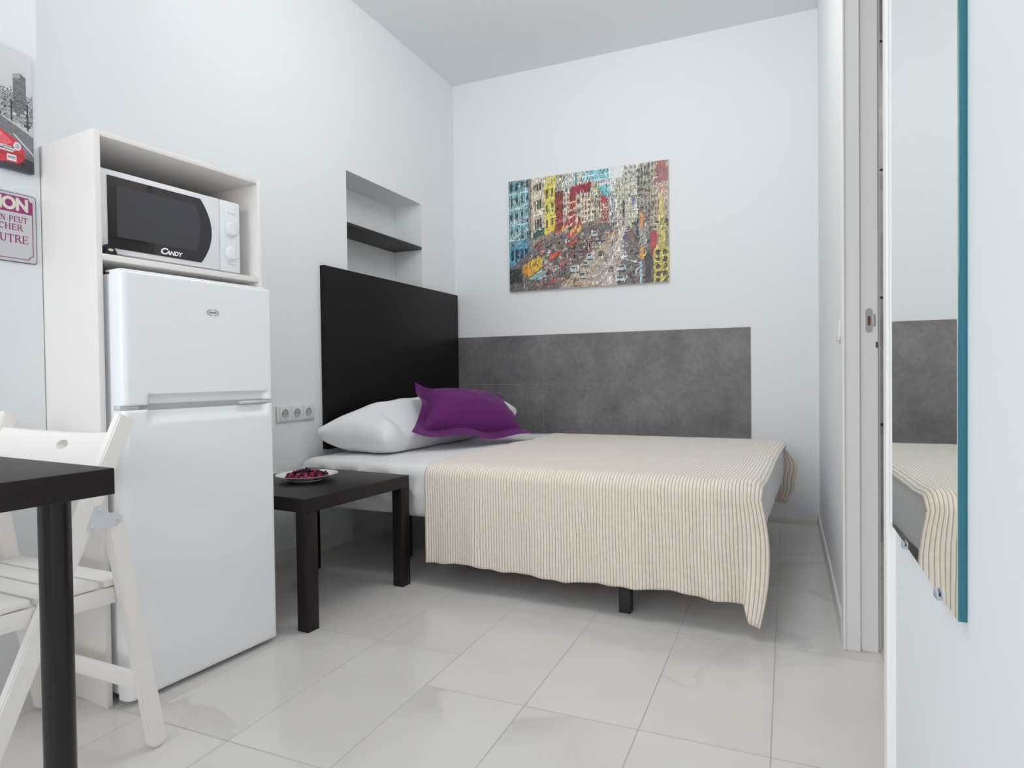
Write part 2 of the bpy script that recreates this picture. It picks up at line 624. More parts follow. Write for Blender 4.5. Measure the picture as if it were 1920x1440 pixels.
# ------------------------------------------------------------------ wall things
# wall mirror
m = MB()
MY0, MY1, MZ0, MZ1 = 0.717, 1.147, 0.613, 1.95
MXF = 0.1520
m.box((MXF + 0.0006, MY0, MZ0), (XRN - 0.0003, MY1, MZ1), 0.0010)
mir = m.build('wall_mirror', M_glassedge, None)
tag(mir, 'tall frameless mirror with teal glass edge on the right wall beside the doorway', 'mirror')
m = MB()
m.box((MXF, MY0 + 0.0012, MZ0 + 0.0012), (MXF + 0.0005, MY1 - 0.0012, MZ1 - 0.0012))
m.build('mirror_glass', M_mirror, mir, smooth=False)
for yy in (0.80, 1.01):
    m = MB()
    m.box((MXF - 0.003, yy - 0.009, MZ0 - 0.005), (XRN, yy + 0.009, MZ0 - 0.0002), 0.002)
    m.box((MXF - 0.003, yy - 0.009, MZ0 - 0.005), (MXF - 0.001, yy + 0.009, MZ0 + 0.005), 0.001)
    m.build('mirror_clip', M_clip, mir)

# light switch on the right wall
m = MB()
SY, SZ = 2.235, 0.985
m.box((XR - 0.008, SY - 0.042, SZ - 0.042), (XR, SY + 0.042, SZ + 0.042), 0.004, 3)
sw = m.build('light_switch', M_plastic)
tag(sw, 'white light switch on the right wall next to the door frame', 'switch')
m = MB()
mt = Matrix.Translation((XR - 0.009, SY, SZ)) @ Matrix.Rotation(math.radians(6), 4, 'Y')
m.box((-0.006, -0.032, -0.033), (0.003, 0.032, 0.033), 0.002, 2, mt)
m.build('rocker', M_plastic, sw)

# triple socket
m = MB()
S0, S1, SZ0, SZ1 = 2.150, 2.393, 0.654, 0.730
m.box((XL, S0, SZ0), (XL + 0.010, S1, SZ1), 0.004, 3)
so = m.build('wall_socket', M_plastic)
tag(so, 'white triple power socket plate on the left wall between fridge and headboard', 'socket')
for k in range(3):
    yc = S0 + 0.0465 + k * 0.075
    zc = (SZ0 + SZ1) / 2
    m = MB()
    m.box((XL + 0.010, yc - 0.031, zc - 0.031), (XL + 0.0125, yc + 0.031, zc + 0.031), 0.0012)
    ins = m.build('socket_insert', M_plastic, so)
    m = MB()
    mx = Matrix.Translation((XL + 0.0126, yc, zc)) @ Matrix.Rotation(PI / 2, 4, 'Y')
    t_ = MB()
    t_.lathe([(0.0205, 0.0), (0.0205, 0.0022), (0.0185, 0.0022), (0.0172, 0.0008), (0.0165, 0.0004)], (0, 0, 0), 32)
    for v in t_.bm.verts: v.co = mx @ v.co
    t_.build('socket_well', M_seam, ins)
    for dy in (-0.0095, 0.0095):
        m = MB()
        m.cyl((XL + 0.0128, yc + dy, zc), (XL + 0.0134, yc + dy, zc), 0.0026, seg=12)
        m.build('pin_hole', M_dark_gap, ins)

# niche shelf
m = MB()
m.box((XL - ND + 0.001, N0 + 0.001, 1.648), (XL - 0.001, N1 - 0.001, 1.666), 0.001)
tag(m.build('niche_shelf', M_shelf), 'black-brown shelf fixed inside the wall niche above the headboard', 'shelf')

# headboard
m = MB()
m.box((XL + 0.001, 2.455, 0.500), (XL + 0.029, 3.800, 1.405), 0.0012)
tag(m.build('headboard', M_headb), 'large black-brown headboard panel fixed to the left wall behind the pillow', 'headboard')


# ------------------------------------------------------------------ raster pictures (flat prints painted as coloured cells)
class Raster:
    def __init__(self, w, h, bg):
        self.w, self.h = w, h
        self.a = np.zeros((h, w, 3))
        self.a[:] = bg
        yy, xx = np.mgrid[0:h, 0:w]
        self.X = (xx + 0.5) / w
        self.Y = (yy + 0.5) / h                   # 0 top .. 1 bottom

    def poly(self, pts, c, jit=0.0):
        inside = np.zeros((self.h, self.w), bool)
        n = len(pts)
        for i in range(n):
            x1, y1 = pts[i]
            x2, y2 = pts[(i + 1) % n]
            if y1 == y2:
                continue
            cond = ((self.Y >= min(y1, y2)) & (self.Y < max(y1, y2)))
            xi = x1 + (self.Y - y1) * (x2 - x1) / (y2 - y1)
            inside ^= cond & (self.X < xi)
        c = np.array(c, float)
        if jit:
            nz = RNG.normal(0, jit, (self.h, self.w, 1))
            self.a[inside] = (c + nz)[inside]
        else:
            self.a[inside] = c

    def rect(self, x0, y0, x1, y1, c, jit=0.0):
        self.poly([(x0, y0), (x1, y0), (x1, y1), (x0, y1)], c, jit)

    def ell(self, cx, cy, rx, ry, c):
        self.a[((self.X - cx) / rx) ** 2 + ((self.Y - cy) / ry) ** 2 < 1] = c

    def line(self, x0, y0, x1, y1, wd, c):
        dx, dy = x1 - x0, (y1 - y0)
        L = math.hypot(dx, dy) + 1e-9
        nx, ny = -dy / L * wd / 2, dx / L * wd / 2
        self.poly([(x0 + nx, y0 + ny), (x1 + nx, y1 + ny), (x1 - nx, y1 - ny), (x0 - nx, y0 - ny)], c)


RNG = np.random.default_rng(5)


def to_lin(a):
    a = np.clip(a / 255.0, 0, 1)
    return np.where(a <= 0.04045, a / 12.92, ((a + 0.055) / 1.055) ** 2.4)


def raster_mesh(name, R, fn, material, parent):
    """fn(u,v) -> 3D, u 0..1 left-right, v 0..1 top-bottom"""
    h, w_ = R.h, R.w
    verts = [fn(i / w_, j / h) for j in range(h + 1) for i in range(w_ + 1)]
    faces = [(j * (w_ + 1) + i, (j + 1) * (w_ + 1) + i, (j + 1) * (w_ + 1) + i + 1, j * (w_ + 1) + i + 1) for j in range(h) for i in range(w_)]
    me = bpy.data.meshes.new(name)
    me.from_pydata([tuple(v) for v in verts], [], faces)
    ca = me.color_attributes.new('ink', 'FLOAT_COLOR', 'CORNER')
    lin = to_lin(R.a).reshape(-1, 3)
    d = np.ones((len(faces), 4, 4), np.float32)
    d[:, :, :3] = lin[:, None, :]
    ca.data.foreach_set('color', d.ravel())
    me.materials.append(material)
    o = bpy.data.objects.new(name, me)
    COL.objects.link(o)
    o.parent = parent
    return o


def city_picture():
    R = Raster(300, 208, (196, 196, 190))
    R.rect(0, 0.40, 1, 1, (138, 120, 106), 20)
    rnd = random.Random(3)
    J = lambda c, s=12: tuple(max(0, min(255, q + rnd.uniform(-s, s))) for q in c)

    def facade(x0, x1, t0, t1, b0, b1, wall, win, cols, rows, trim=None, wfrac=0.5, hfrac=0.55, jit=7):
        """perspective facade; t0,t1 top at left/right edge, b0,b1 bottom"""
        R.poly([(x0, t0), (x1, t1), (x1, b1), (x0, b0)], wall, jit)
        for r in range(rows):
            for c in range(cols):
                fx0 = x0 + (x1 - x0) * (c + 0.5 - wfrac / 2) / cols
                fx1 = x0 + (x1 - x0) * (c + 0.5 + wfrac / 2) / cols
                def yy(fx, fr):
                    k = (fx - x0) / (x1 - x0)
                    t = t0 + (t1 - t0) * k
                    b = b0 + (b1 - b0) * k
                    return t + (b - t) * fr
                a0, a1 = (r + 0.5 - hfrac / 2) / rows, (r + 0.5 + hfrac / 2) / rows
                R.poly([(fx0, yy(fx0, a0)), (fx1, yy(fx1, a0)), (fx1, yy(fx1, a1)), (fx0, yy(fx0, a1))], J(win, 18), 6)
            if trim is not None:
                fr = (r + 0.97) / rows
                k = 0.012
                R.poly([(x0, t0 + (b0 - t0) * fr), (x1, t1 + (b1 - t1) * fr), (x1, t1 + (b1 - t1) * fr + k), (x0, t0 + (b0 - t0) * fr + k)], trim)

    # backdrop towers
    R.rect(0, 0, 1, 0.4, (190, 186, 170), 9)
    facade(0.30, 0.36, 0, 0, 0.42, 0.42, (178, 172, 150), (132, 126, 112), 2, 9)
    facade(0.36, 0.46, 0, 0, 0.34, 0.34, (186, 190, 178), (128, 132, 128), 5, 10)
    R.rect(0.44, 0, 0.452, 0.34, (96, 140, 140))
    facade(0.49, 0.66, 0, 0, 0.30, 0.30, (196, 202, 206), (120, 122, 128), 11, 7, None, 0.5, 0.5)
    for yb in (0.01, 0.055, 0.15):
        R.rect(0.49, yb, 0.65, yb + 0.028, (92, 186, 196), 8)
    facade(0.55, 0.645, 0.19, 0.17, 0.36, 0.36, (92, 188, 200), (60, 150, 172), 4, 4)
    R.rect(0.655, 0, 0.73, 0.10, (232, 236, 238))
    R.poly([(0.655, 0), (0.73, 0), (0.70, 0.5), (0.66, 0.5)], (206, 208, 208), 8)
    facade(0.645, 0.69, 0.20, 0.2, 0.55, 0.55, (170, 172, 172), (116, 118, 124), 4, 12)
    facade(0.69, 0.84, 0.10, 0.06, 0.5, 0.52, (190, 184, 160), (150, 144, 120), 9, 7, (150, 142, 120), 0.35, 0.7)
    facade(0.74, 0.86, 0.0, 0.0, 0.14, 0.12, (192, 188, 176), (134, 130, 122), 4, 3)
    facade(0.82, 0.90, 0.04, 0.0, 0.46, 0.5, (140, 136, 118), (60, 60, 58), 4, 8)
    for _ in range(120):
        x, y = rnd.uniform(0.82, 0.96), rnd.uniform(0.1, 0.6)
        R.rect(x, y, x + rnd.uniform(.006, .02), y + rnd.uniform(.008, .03), J(rnd.choice([(120, 98, 82), (70, 66, 62), (176, 160, 136), (110, 120, 96)]), 14))
    facade(0.90, 1.0, 0.0, 0.0, 0.62, 0.62, (168, 150, 124), (104, 92, 80), 5, 12)
    R.poly([(0.93, 0), (0.985, 0), (0.985, 0.06), (1.0, 0.12), (1.0, 0.17), (0.915, 0.19), (0.935, 0.09)], (140, 52, 58), 10)
    R.poly([(0.935, 0.19), (0.98, 0.19), (0.975, 0.28), (0.945, 0.28)], (176, 120, 104), 8)
    R.poly([(0.945, 0.27), (0.965, 0.27), (0.985, 0.56), (0.935, 0.56)], (190, 168, 84), 14)
    # left row of houses
    facade(0.0, 0.145, 0.0, -0.02, 0.80, 0.66, (104, 150, 160), (44, 62, 74), 4, 6, (190, 206, 206), 0.45, 0.55, 14)
    for k in range(5):
        y = 0.12 + k * 0.14
        R.poly([(0.0, y), (0.13, y - 0.012), (0.13, y + 0.03), (0.0, y + 0.045)], (82, 152, 164), 16)
        R.line(0.0, y, 0.13, y - 0.01, 0.008, (200, 214, 212))
    for k in range(7):
        R.line(0.01 + k * 0.018, 0.1, 0.012 + k * 0.018, 0.76, 0.003, (190, 208, 208))
    R.poly([(0, 0.60), (0.145, 0.52), (0.145, 0.66), (0, 0.80)], (70, 142, 170), 14)
    for k in range(4):
        R.rect(0.012 + k * 0.032, 0.62, 0.030 + k * 0.032, 0.72, (24, 40, 58))
    R.rect(0.135, 0.0, 0.16, 0.62, (120, 118, 112), 8)
    facade(0.155, 0.24, 0.0, -0.02, 0.52, 0.47, (198, 178, 154), (62, 58, 58), 1, 3, (226, 212, 190), 0.50, 0.50)
    for r in range(3):
        for xx in (0.186, 0.205):
            R.line(xx, 0.03 + r * 0.165, xx, 0.14 + r * 0.165, 0.005, (196, 180, 160))
    R.poly([(0.16, 0.0), (0.24, -0.02), (0.24, 0.03), (0.16, 0.075)], (206, 192, 168))
    R.poly([(0.165, 0.49), (0.24, 0.445), (0.24, 0.50), (0.165, 0.545)], (44, 92, 80))
    facade(0.24, 0.31, 0.09, 0.08, 0.50, 0.47, (226, 206, 78), (96, 92, 52), 2, 3, (206, 184, 60), 0.38, 0.62)
    R.poly([(0.245, 0.02), (0.315, -0.01), (0.325, 0.04), (0.315, 0.08), (0.245, 0.09)], (214, 198, 96), 12)
    R.poly([(0.24, 0.47), (0.31, 0.42), (0.31, 0.47), (0.24, 0.53)], (238, 196, 34))
    facade(0.31, 0.365, 0.17, 0.16, 0.50, 0.48, (156, 50, 46), (104, 44, 40), 3, 4, (190, 80, 70), 0.4, 0.6)
    R.poly([(0.31, 0.15), (0.365, 0.14), (0.365, 0.18), (0.31, 0.19)], (92, 58, 44))
    facade(0.365, 0.405, 0.16, 0.16, 0.5, 0.46, (204, 176, 158), (136, 104, 94), 2, 7)
    facade(0.405, 0.445, 0.19, 0.19, 0.52, 0.46, (188, 54, 50), (150, 60, 52), 2, 5, (214, 190, 160))
    facade(0.445, 0.48, 0.21, 0.21, 0.48, 0.44, (196, 182, 150), (110, 96, 84), 1, 3)
    R.poly([(0.41, 0.125), (0.545, 0.10), (0.545, 0.18), (0.41, 0.20)], (156, 32, 44), 8)
    facade(0.48, 0.56, 0.20, 0.20, 0.44, 0.42, (190, 172, 146), (112, 76, 64), 4, 5, (214, 200, 172))
    R.poly([(0.545, 0.10), (0.585, 0.13), (0.585, 0.22), (0.545, 0.18)], (184, 170, 128), 10)
    facade(0.56, 0.60, 0.17, 0.18, 0.42, 0.42, (172, 158, 140), (92, 80, 76), 3, 6)
    facade(0.60, 0.65, 0.23, 0.25, 0.43, 0.43, (186, 160, 140), (134, 76, 70), 3, 5, (190, 60, 56))
    R.rect(0.605, 0.235, 0.63, 0.275, (196, 48, 56))
    # ground: street
    R.poly([(0.0, 0.80), (0.145, 0.64), (0.3, 0.55), (0.6, 0.46), (0.70, 0.47), (1, 0.66), (1, 1), (0, 1)], (104, 94, 88), 16)
    R.poly([(0.70, 0.47), (0.76, 0.47), (0.70, 1.0), (0.33, 1.0)], (168, 154, 142), 14)
    R.poly([(0.745, 0.50), (0.755, 0.50), (0.66, 1.0), (0.60, 1.0)], (186, 170, 158), 12)
    for (x0, y0, x1, y1, c) in ((0.70, 0.5, 0.40, 0.96, (196, 128, 70)), (0.715, 0.5, 0.47, 1.0, (206, 146, 84)), (0.735, 0.52, 0.60, 1.0, (206, 190, 176)),
                                (0.68, 0.52, 0.36, 0.90, (120, 92, 74)), (0.66, 0.54, 0.34, 0.84, (182, 150, 116))):
        R.line(x0, y0, x1, y1, 0.007, c)
    # pavement bustle
    for _ in range(700):
        x = rnd.uniform(0.15, 0.60)
        y = rnd.uniform(0.62 - 0.30 * (x - 0.15) , 1.0 - 0.85 * (x - 0.15))
        s = 0.006 + 0.02 * y * rnd.random()
        R.rect(x, y, x + s, y + s * 1.3, J(rnd.choice([(140, 60, 60), (76, 70, 76), (166, 126, 100), (88, 96, 110), (196, 188, 180), (120, 104, 96), (46, 42, 48), (96, 88, 90), (150, 136, 122), (190, 96, 76)]), 20))
    for _ in range(260):
        x = rnd.uniform(0.76, 1.0)
        y = rnd.uniform(0.42 + 0.2 * (x - 0.76), 1.0)
        s = 0.006 + 0.014 * rnd.random()
        R.rect(x, y, x + s, y + s * 1.6, J(rnd.choice([(60, 50, 54), (40, 38, 44), (126, 74, 66), (112, 108, 108), (150, 132, 116), (36, 40, 50)]), 16))
    # awnings
    for x, y, w_, c in ((0.27, 0.70, 0.07, (222, 70, 50)), (0.355, 0.46, 0.03, (232, 170, 60)), (0.39, 0.53, 0.05, (214, 60, 48)), (0.405, 0.50, 0.04, (228, 150, 70)),
                        (0.45, 0.49, 0.035, (226, 180, 60)), (0.22, 0.71, 0.04, (120, 140, 90)), (0.40, 0.60, 0.05, (204, 66, 56)), (0.45, 0.45, 0.03, (200, 52, 60)),
                        (0.17, 0.60, 0.05, (150, 74, 66)), (0.37, 0.43, 0.03, (214, 56, 72))):
        R.poly([(x, y), (x + w_, y - 0.035), (x + w_, y), (x, y + 0.045)], c, 12)
    # yellow truck
    R.poly([(0.09, 0.77), (0.20, 0.70), (0.22, 0.71), (0.22, 0.80), (0.13, 0.88), (0.09, 0.84)], (226, 164, 36), 8)
    R.poly([(0.09, 0.77), (0.125, 0.79), (0.13, 0.88), (0.09, 0.85)], (206, 128, 30))
    R.poly([(0.0, 0.80), (0.08, 0.79), (0.09, 0.92), (0, 0.93)], (44, 54, 50), 10)
    R.poly([(0.12, 0.90), (0.20, 0.83), (0.26, 0.83), (0.21, 0.91)], (132, 168, 160), 10)
    # cars
    def car(x, y, s, c):
        R.poly([(x - s, y), (x - s * .7, y - s * 1.1), (x + s * .7, y - s * 1.1), (x + s, y), (x + s, y + s * 1.1), (x - s, y + s * 1.1)], c, 8)
        R.rect(x - s * .62, y - s * .85, x + s * .62, y - s * .1, (66, 84, 92))
        R.rect(x - s * .9, y + s * .8, x + s * .9, y + s * 1.15, (60, 46, 44))
    for x, y, s, c in ((0.56, 0.55, 0.020, (176, 186, 188)), (0.57, 0.65, 0.026, (196, 170, 130)), (0.62, 0.60, 0.016, (150, 130, 110)), (0.53, 0.74, 0.024, (170, 178, 180)),
                       (0.50, 0.80, 0.024, (184, 176, 166)), (0.43, 0.84, 0.028, (196, 196, 196)), (0.48, 0.90, 0.028, (186, 186, 186)), (0.44, 0.95, 0.036, (206, 160, 110)),
                       (0.75, 0.60, 0.018, (96, 70, 130)), (0.745, 0.67, 0.019, (150, 150, 140)), (0.735, 0.755, 0.022, (206, 210, 208)), (0.725, 0.86, 0.026, (176, 190, 190)),
                       (0.715, 0.95, 0.028, (190, 206, 206)), (0.66, 0.535, 0.010, (150, 150, 150)), (0.695, 0.505, 0.008, (206, 206, 206)), (0.60, 0.72, 0.02, (120, 100, 90)), (0.66, 0.86, 0.02, (150, 132, 120))):
        car(x, y, s, c)
    # blue tower sign, hanging signs, right column
    R.rect(0.735, 0.30, 0.748, 0.44, (78, 82, 116), 8)
    R.rect(0.79, 0.28, 0.81, 0.34, (84, 106, 160))
    R.rect(0.835, 0.42, 0.855, 0.56, (224, 140, 60))
    R.rect(0.83, 0.54, 0.872, 0.68, (150, 146, 140), 16)
    R.poly([(0.895, 0.58), (0.935, 0.57), (0.935, 0.78), (0.90, 0.78)], (176, 36, 48), 8)
    R.rect(0.935, 0.60, 1.0, 0.72, (150, 110, 90), 18)
    R.rect(0.945, 0.52, 0.985, 0.72, (186, 172, 76), 16)
    R.rect(0.915, 0.715, 1.0, 1.0, (196, 176, 52), 12)
    for r in range(5):
        for c in range(2):
            R.ell(0.938 + c * 0.042, 0.75 + r * 0.058, 0.014, 0.018, (52, 46, 40))
            R.rect(0.926 + c * 0.042, 0.755 + r * 0.058, 0.950 + c * 0.042, 0.772 + r * 0.058, (74, 62, 44))
    R.rect(0.835, 0.70, 0.858, 0.80, (226, 150, 46))
    R.rect(0.865, 0.75, 0.90, 1.0, (56, 46, 52), 14)
    R.line(0.72, 0.775, 0.84, 0.83, 0.008, (196, 206, 200))
    R.rect(0.832, 0.82, 0.846, 1.0, (150, 190, 206))
    # light ruts in foreground
    for k in range(8):
        R.line(0.26 + k * 0.02, 0.90, 0.40 + k * 0.03, 0.99, 0.004, J((176, 146, 110), 20))
    R.ell(0.29, 0.93, 0.012, 0.02, (206, 66, 44))
    # fine printed detail: short strokes lighter and darker than what they cross
    for _ in range(4400):
        x, y = rnd.random(), rnd.random()
        if 0.655 < x < 0.73 and y < 0.12: continue
        i, j = int(x * 299), int(y * 207)
        c = R.a[j, i].copy()
        k = rnd.choice([0.5, 0.65, 0.8, 1.2, 1.35])
        c = np.clip(c * k + rnd.uniform(-6, 14), 8, 240)
        if y > 0.55 and rnd.random() < 0.6:
            a = rnd.uniform(0.5, 1.1)
        else:
            a = rnd.choice([0, 0, 0, PI / 2 - 0.12])
        L_ = rnd.uniform(0.006, 0.028)
        R.line(x, y, x + L_ * math.sin(a), y - L_ * math.cos(a) * 1.4, 0.0045, c)
    g_ = R.a.mean(axis=2, keepdims=True)
    R.a = R.a * 0.78 + g_ * 0.22
    R.a = R.a * 1.06 + 6
    return R


M_print = colour_attr_mat('glossy_print', 0.35, 0.15)
m = MB()
P0, P1, PZ0, PZ1 = -1.6926, -0.6474, 1.4038, 2.1325
m.box((P0, YB - 0.020, PZ0), (P1, YB, PZ1), 0.0008)
pic = m.build('wall_picture', mat('print_edge', srgb(206, 196, 178), 0.4))
tag(pic, 'colourful frameless print of a crowded city street with yellow and red facades', 'picture')
raster_mesh('print_surface', city_picture(), lambda u, v: (P0 + 0.001 + (P1 - P0 - 0.002) * u, YB - 0.0204, PZ1 - 0.001 - (PZ1 - PZ0 - 0.002) * v), M_print, pic)


def car_picture():
    R = Raster(220, 150, (206, 207, 208))
    rnd = random.Random(9)
    for j in range(150):
        R.a[j, :, :] = 208 - 10 * (j / 60.0) if j < 60 else 190
    # trees and houses, far left part off the frame of the photograph
    R.rect(0, 0.36, 1, 0.60, (150, 152, 154), 18)
    R.poly([(0.905, 0.20), (0.94, 0.175), (0.968, 0.20), (0.968, 0.55), (0.905, 0.55)], (92, 96, 100), 10)
    R.poly([(0.905, 0.20), (0.94, 0.175), (0.94, 0.22), (0.905, 0.235)], (150, 152, 154))
    for k in range(14):
        R.line(0.905, 0.24 + k * 0.022, 0.968, 0.235 + k * 0.022, 0.004, (128, 130, 134))
    for _ in range(520):
        x, y = rnd.uniform(0.0, 1.0), rnd.uniform(0.34, 0.62)
        l = rnd.uniform(0.01, 0.05)
        a = rnd.uniform(-1.4, 1.4)
        R.line(x, y, x + l * math.sin(a), y - l * math.cos(a), 0.0035, tuple([rnd.choice([34, 46, 60, 84, 120])] * 3))
    for _ in range(150):
        x, y = rnd.uniform(0.0, 1.0), rnd.uniform(0.46, 0.60)
        R.rect(x, y, x + rnd.uniform(.01, .03), y + rnd.uniform(.01, .03), tuple([rnd.choice([52, 96, 168, 200])] * 3))
    for x in (0.78, 0.89, 0.97):
        R.rect(x, 0.42, x + 0.008, 0.66, (40, 40, 44))
    # road
    R.poly([(0, 0.60), (0.85, 0.57), (1, 0.68), (1, 1), (0, 1)], (112, 112, 116), 8)
    R.poly([(0.84, 0.575), (0.86, 0.575), (1, 0.66), (1, 0.69)], (188, 188, 190))
    R.poly([(0.90, 0.70), (0.905, 0.70), (1.0, 0.835), (1.0, 0.85)], (214, 214, 216))
    R.poly([(0.3, 0.95), (0.9, 0.86), (1, 0.90), (1, 1), (0.3, 1)], (58, 56, 60), 6)
    # small red rounded car seen from the front
    fu = lambda u: 0.55 + (u - 0.22) * 0.5814
    fv = lambda v: 0.635 + (v - 0.585) * 0.87
    P = lambda pts: [(fu(a), fv(b)) for a, b in pts]
    R.poly(P([(0.30, 0.66), (0.42, 0.585), (0.62, 0.585), (0.74, 0.655), (0.84, 0.71), (0.90, 0.77), (0.92, 0.82), (0.91, 0.90), (0.86, 0.94), (0.36, 0.97), (0.22, 0.90), (0.22, 0.75)]), (196, 44, 62), 7)
    R.poly(P([(0.40, 0.60), (0.60, 0.595), (0.72, 0.655), (0.36, 0.67)]), (60, 58, 66))
    R.poly(P([(0.40, 0.68), (0.72, 0.665), (0.82, 0.75), (0.76, 0.79), (0.40, 0.79)]), (224, 92, 104), 6)
    R.poly(P([(0.55, 0.68), (0.70, 0.675), (0.74, 0.70), (0.60, 0.72)]), (236, 150, 156))
    R.ell(fu(0.855), fv(0.775), 0.018, 0.036, (224, 218, 214)); R.ell(fu(0.855), fv(0.775), 0.011, 0.024, (164, 168, 174))
    R.ell(fu(0.34), fv(0.79), 0.020, 0.038, (218, 214, 214))
    R.poly(P([(0.42, 0.80), (0.80, 0.79), (0.84, 0.815), (0.81, 0.845), (0.42, 0.85)]), (206, 206, 208))
    for k in range(4):
        R.line(fu(0.43), fv(0.81 + k * 0.011), fu(0.82), fv(0.802 + k * 0.011), 0.004, (92, 90, 96))
    R.poly(P([(0.36, 0.87), (0.90, 0.845), (0.91, 0.875), (0.40, 0.91)]), (168, 34, 52))
    R.rect(fu(0.765), fv(0.865), fu(0.845), fv(0.925), (222, 220, 216)); R.rect(fu(0.775), fv(0.88), fu(0.835), fv(0.908), (150, 150, 160))
    R.ell(fu(0.90), fv(0.945), 0.010, 0.02, (40, 38, 44))
    return R


# posters on the pier: local u = along +y toward the pier edge
CY0, CY1, CZ0, CZ1 = 0.578, 1.066, 1.416, 1.733
m = MB()
m.box((PX, CY0, CZ0), (PX + 0.016, CY1, CZ1), 0.0015)
cp = m.build('car_poster', mat('canvas_edge', srgb(96, 104, 132), 0.6))
tag(cp, 'grey street photo canvas with a small red car, upper picture at the left edge', 'picture')
raster_mesh('print_surface', car_picture(), lambda u, v: (PX + 0.0163, CY0 + 0.001 + (CY1 - CY0 - 0.002) * u, CZ1 - 0.001 - (CZ1 - CZ0 - 0.002) * v), M_print, cp)

# metal sign in French below it
GY0, GY1, GZ0, GZ1 = 0.774, 1.074, 1.174, 1.358
M_signbase = mat('sign_grey_white', srgb(206, 206, 206), 0.45)
M_signink = mat('sign_magenta', srgb(158, 56, 122), 0.45)
M_signedge = mat('sign_dark_edge', srgb(92, 96, 108), 0.6)


def rrect(w_, h_, r, n=6):
    pts = []
    for cx_, cy_, a0 in ((w_ / 2 - r, h_ / 2 - r, 0), (-w_ / 2 + r, h_ / 2 - r, 90), (-w_ / 2 + r, -h_ / 2 + r, 180), (w_ / 2 - r, -h_ / 2 + r, 270)):
        for k in range(n + 1):
            a = math.radians(a0 + 90 * k / n)
            pts.append((cx_ + r * math.cos(a), cy_ + r * math.sin(a)))
    return pts


gc = ((GY0 + GY1) / 2, (GZ0 + GZ1) / 2)
gw, gh = GY1 - GY0, GZ1 - GZ0
SG = lambda d: (lambda p: Vector((PX + d, gc[0] + p[0], gc[1] + p[1])))
m = MB()
m.prism(rrect(gw, gh, 0.008), SG(0.0), SG(0.0040))
sg = m.build('railway_sign', M_signedge)
tag(sg, 'grey and magenta metal warning sign in French below the car picture', 'sign')
m = MB()
m.prism(rrect(gw - 0.004, gh - 0.004, 0.007), SG(0.0040), SG(0.0046))
m.build('sign_face', M_signbase, sg)
m = MB()
# header band with scooped corners, and thin border
hb0, hb1 = GZ1 - gh / 2 - gc[1] + gh / 2 - 0.058, gh / 2 - 0.010


def scooped(w_, z0, z1, r, bottom=False):
    pts = []
    for cx_, cz_, a0 in ((w_ / 2, z1, 270), (-w_ / 2, z1, 360)):
        for k in range(7):
            a = math.radians(a0 - 90 * k / 6)
            pts.append((cx_ + r * math.cos(a), cz_ + r * math.sin(a)))
    if not bottom:
        pts += [(-w_ / 2, z0), (w_ / 2, z0)]
    else:
        for cx_, cz_, a0 in ((-w_ / 2, z0, 90), (w_ / 2, z0, 180)):
            for k in range(7):
                a = math.radians(a0 - 90 * k / 6)
                pts.append((cx_ + r * math.cos(a), cz_ + r * math.sin(a)))
    return pts


m.prism(scooped(gw - 0.018, gh / 2 - 0.052, gh / 2 - 0.008, 0.010), SG(0.0046), SG(0.0049))
m.build('header_band', M_signink, sg, smooth=False)
m = MB()
bw = gw - 0.020
for x_ in (-bw / 2, bw / 2):
    m.box((PX + 0.0046, gc[0] + x_ - 0.0010, gc[1] - gh / 2 + 0.020), (PX + 0.0049, gc[0] + x_ + 0.0010, gc[1] + gh / 2 - 0.052))
m.box((PX + 0.0046, gc[0] - bw / 2 + 0.010, gc[1] - gh / 2 + 0.009), (PX + 0.0049, gc[0] + bw / 2 - 0.010, gc[1] - gh / 2 + 0.011))
for s_ in (-1, 1):
    for k in range(6):
        a0, a1 = math.radians(90 + 15 * k), math.radians(90 + 15 * (k + 1))
        c0 = (gc[0] + s_ * (bw / 2), gc[1] - gh / 2 + 0.010)
        p0 = Vector((PX + 0.00475, c0[0] + s_ * 0.010 * math.cos(a0), c0[1] + 0.010 * math.sin(a0)))
        p1 = Vector((PX + 0.00475, c0[0] + s_ * 0.010 * math.cos(a1), c0[1] + 0.010 * math.sin(a1)))
        m.bar(p0, p1, 0.0020, 0.0003, (1, 0, 0), 0)
m.build('border_line', M_signink, sg, smooth=False)
tm = text_mesh('ATTENTION', 0.047, lambda x, y, z: Vector((PX + 0.0052 + z * 0.3, gc[0] + gw / 2 - 0.019 + x * 0.86, gc[1] + gh / 2 - 0.046 + 0.0015 + y * 0.95)), bold=0.0022, align='RIGHT', space=0.92)
tm.build('header_lettering', mat('cream_ink', srgb(228, 222, 208), 0.5), sg, smooth=False)

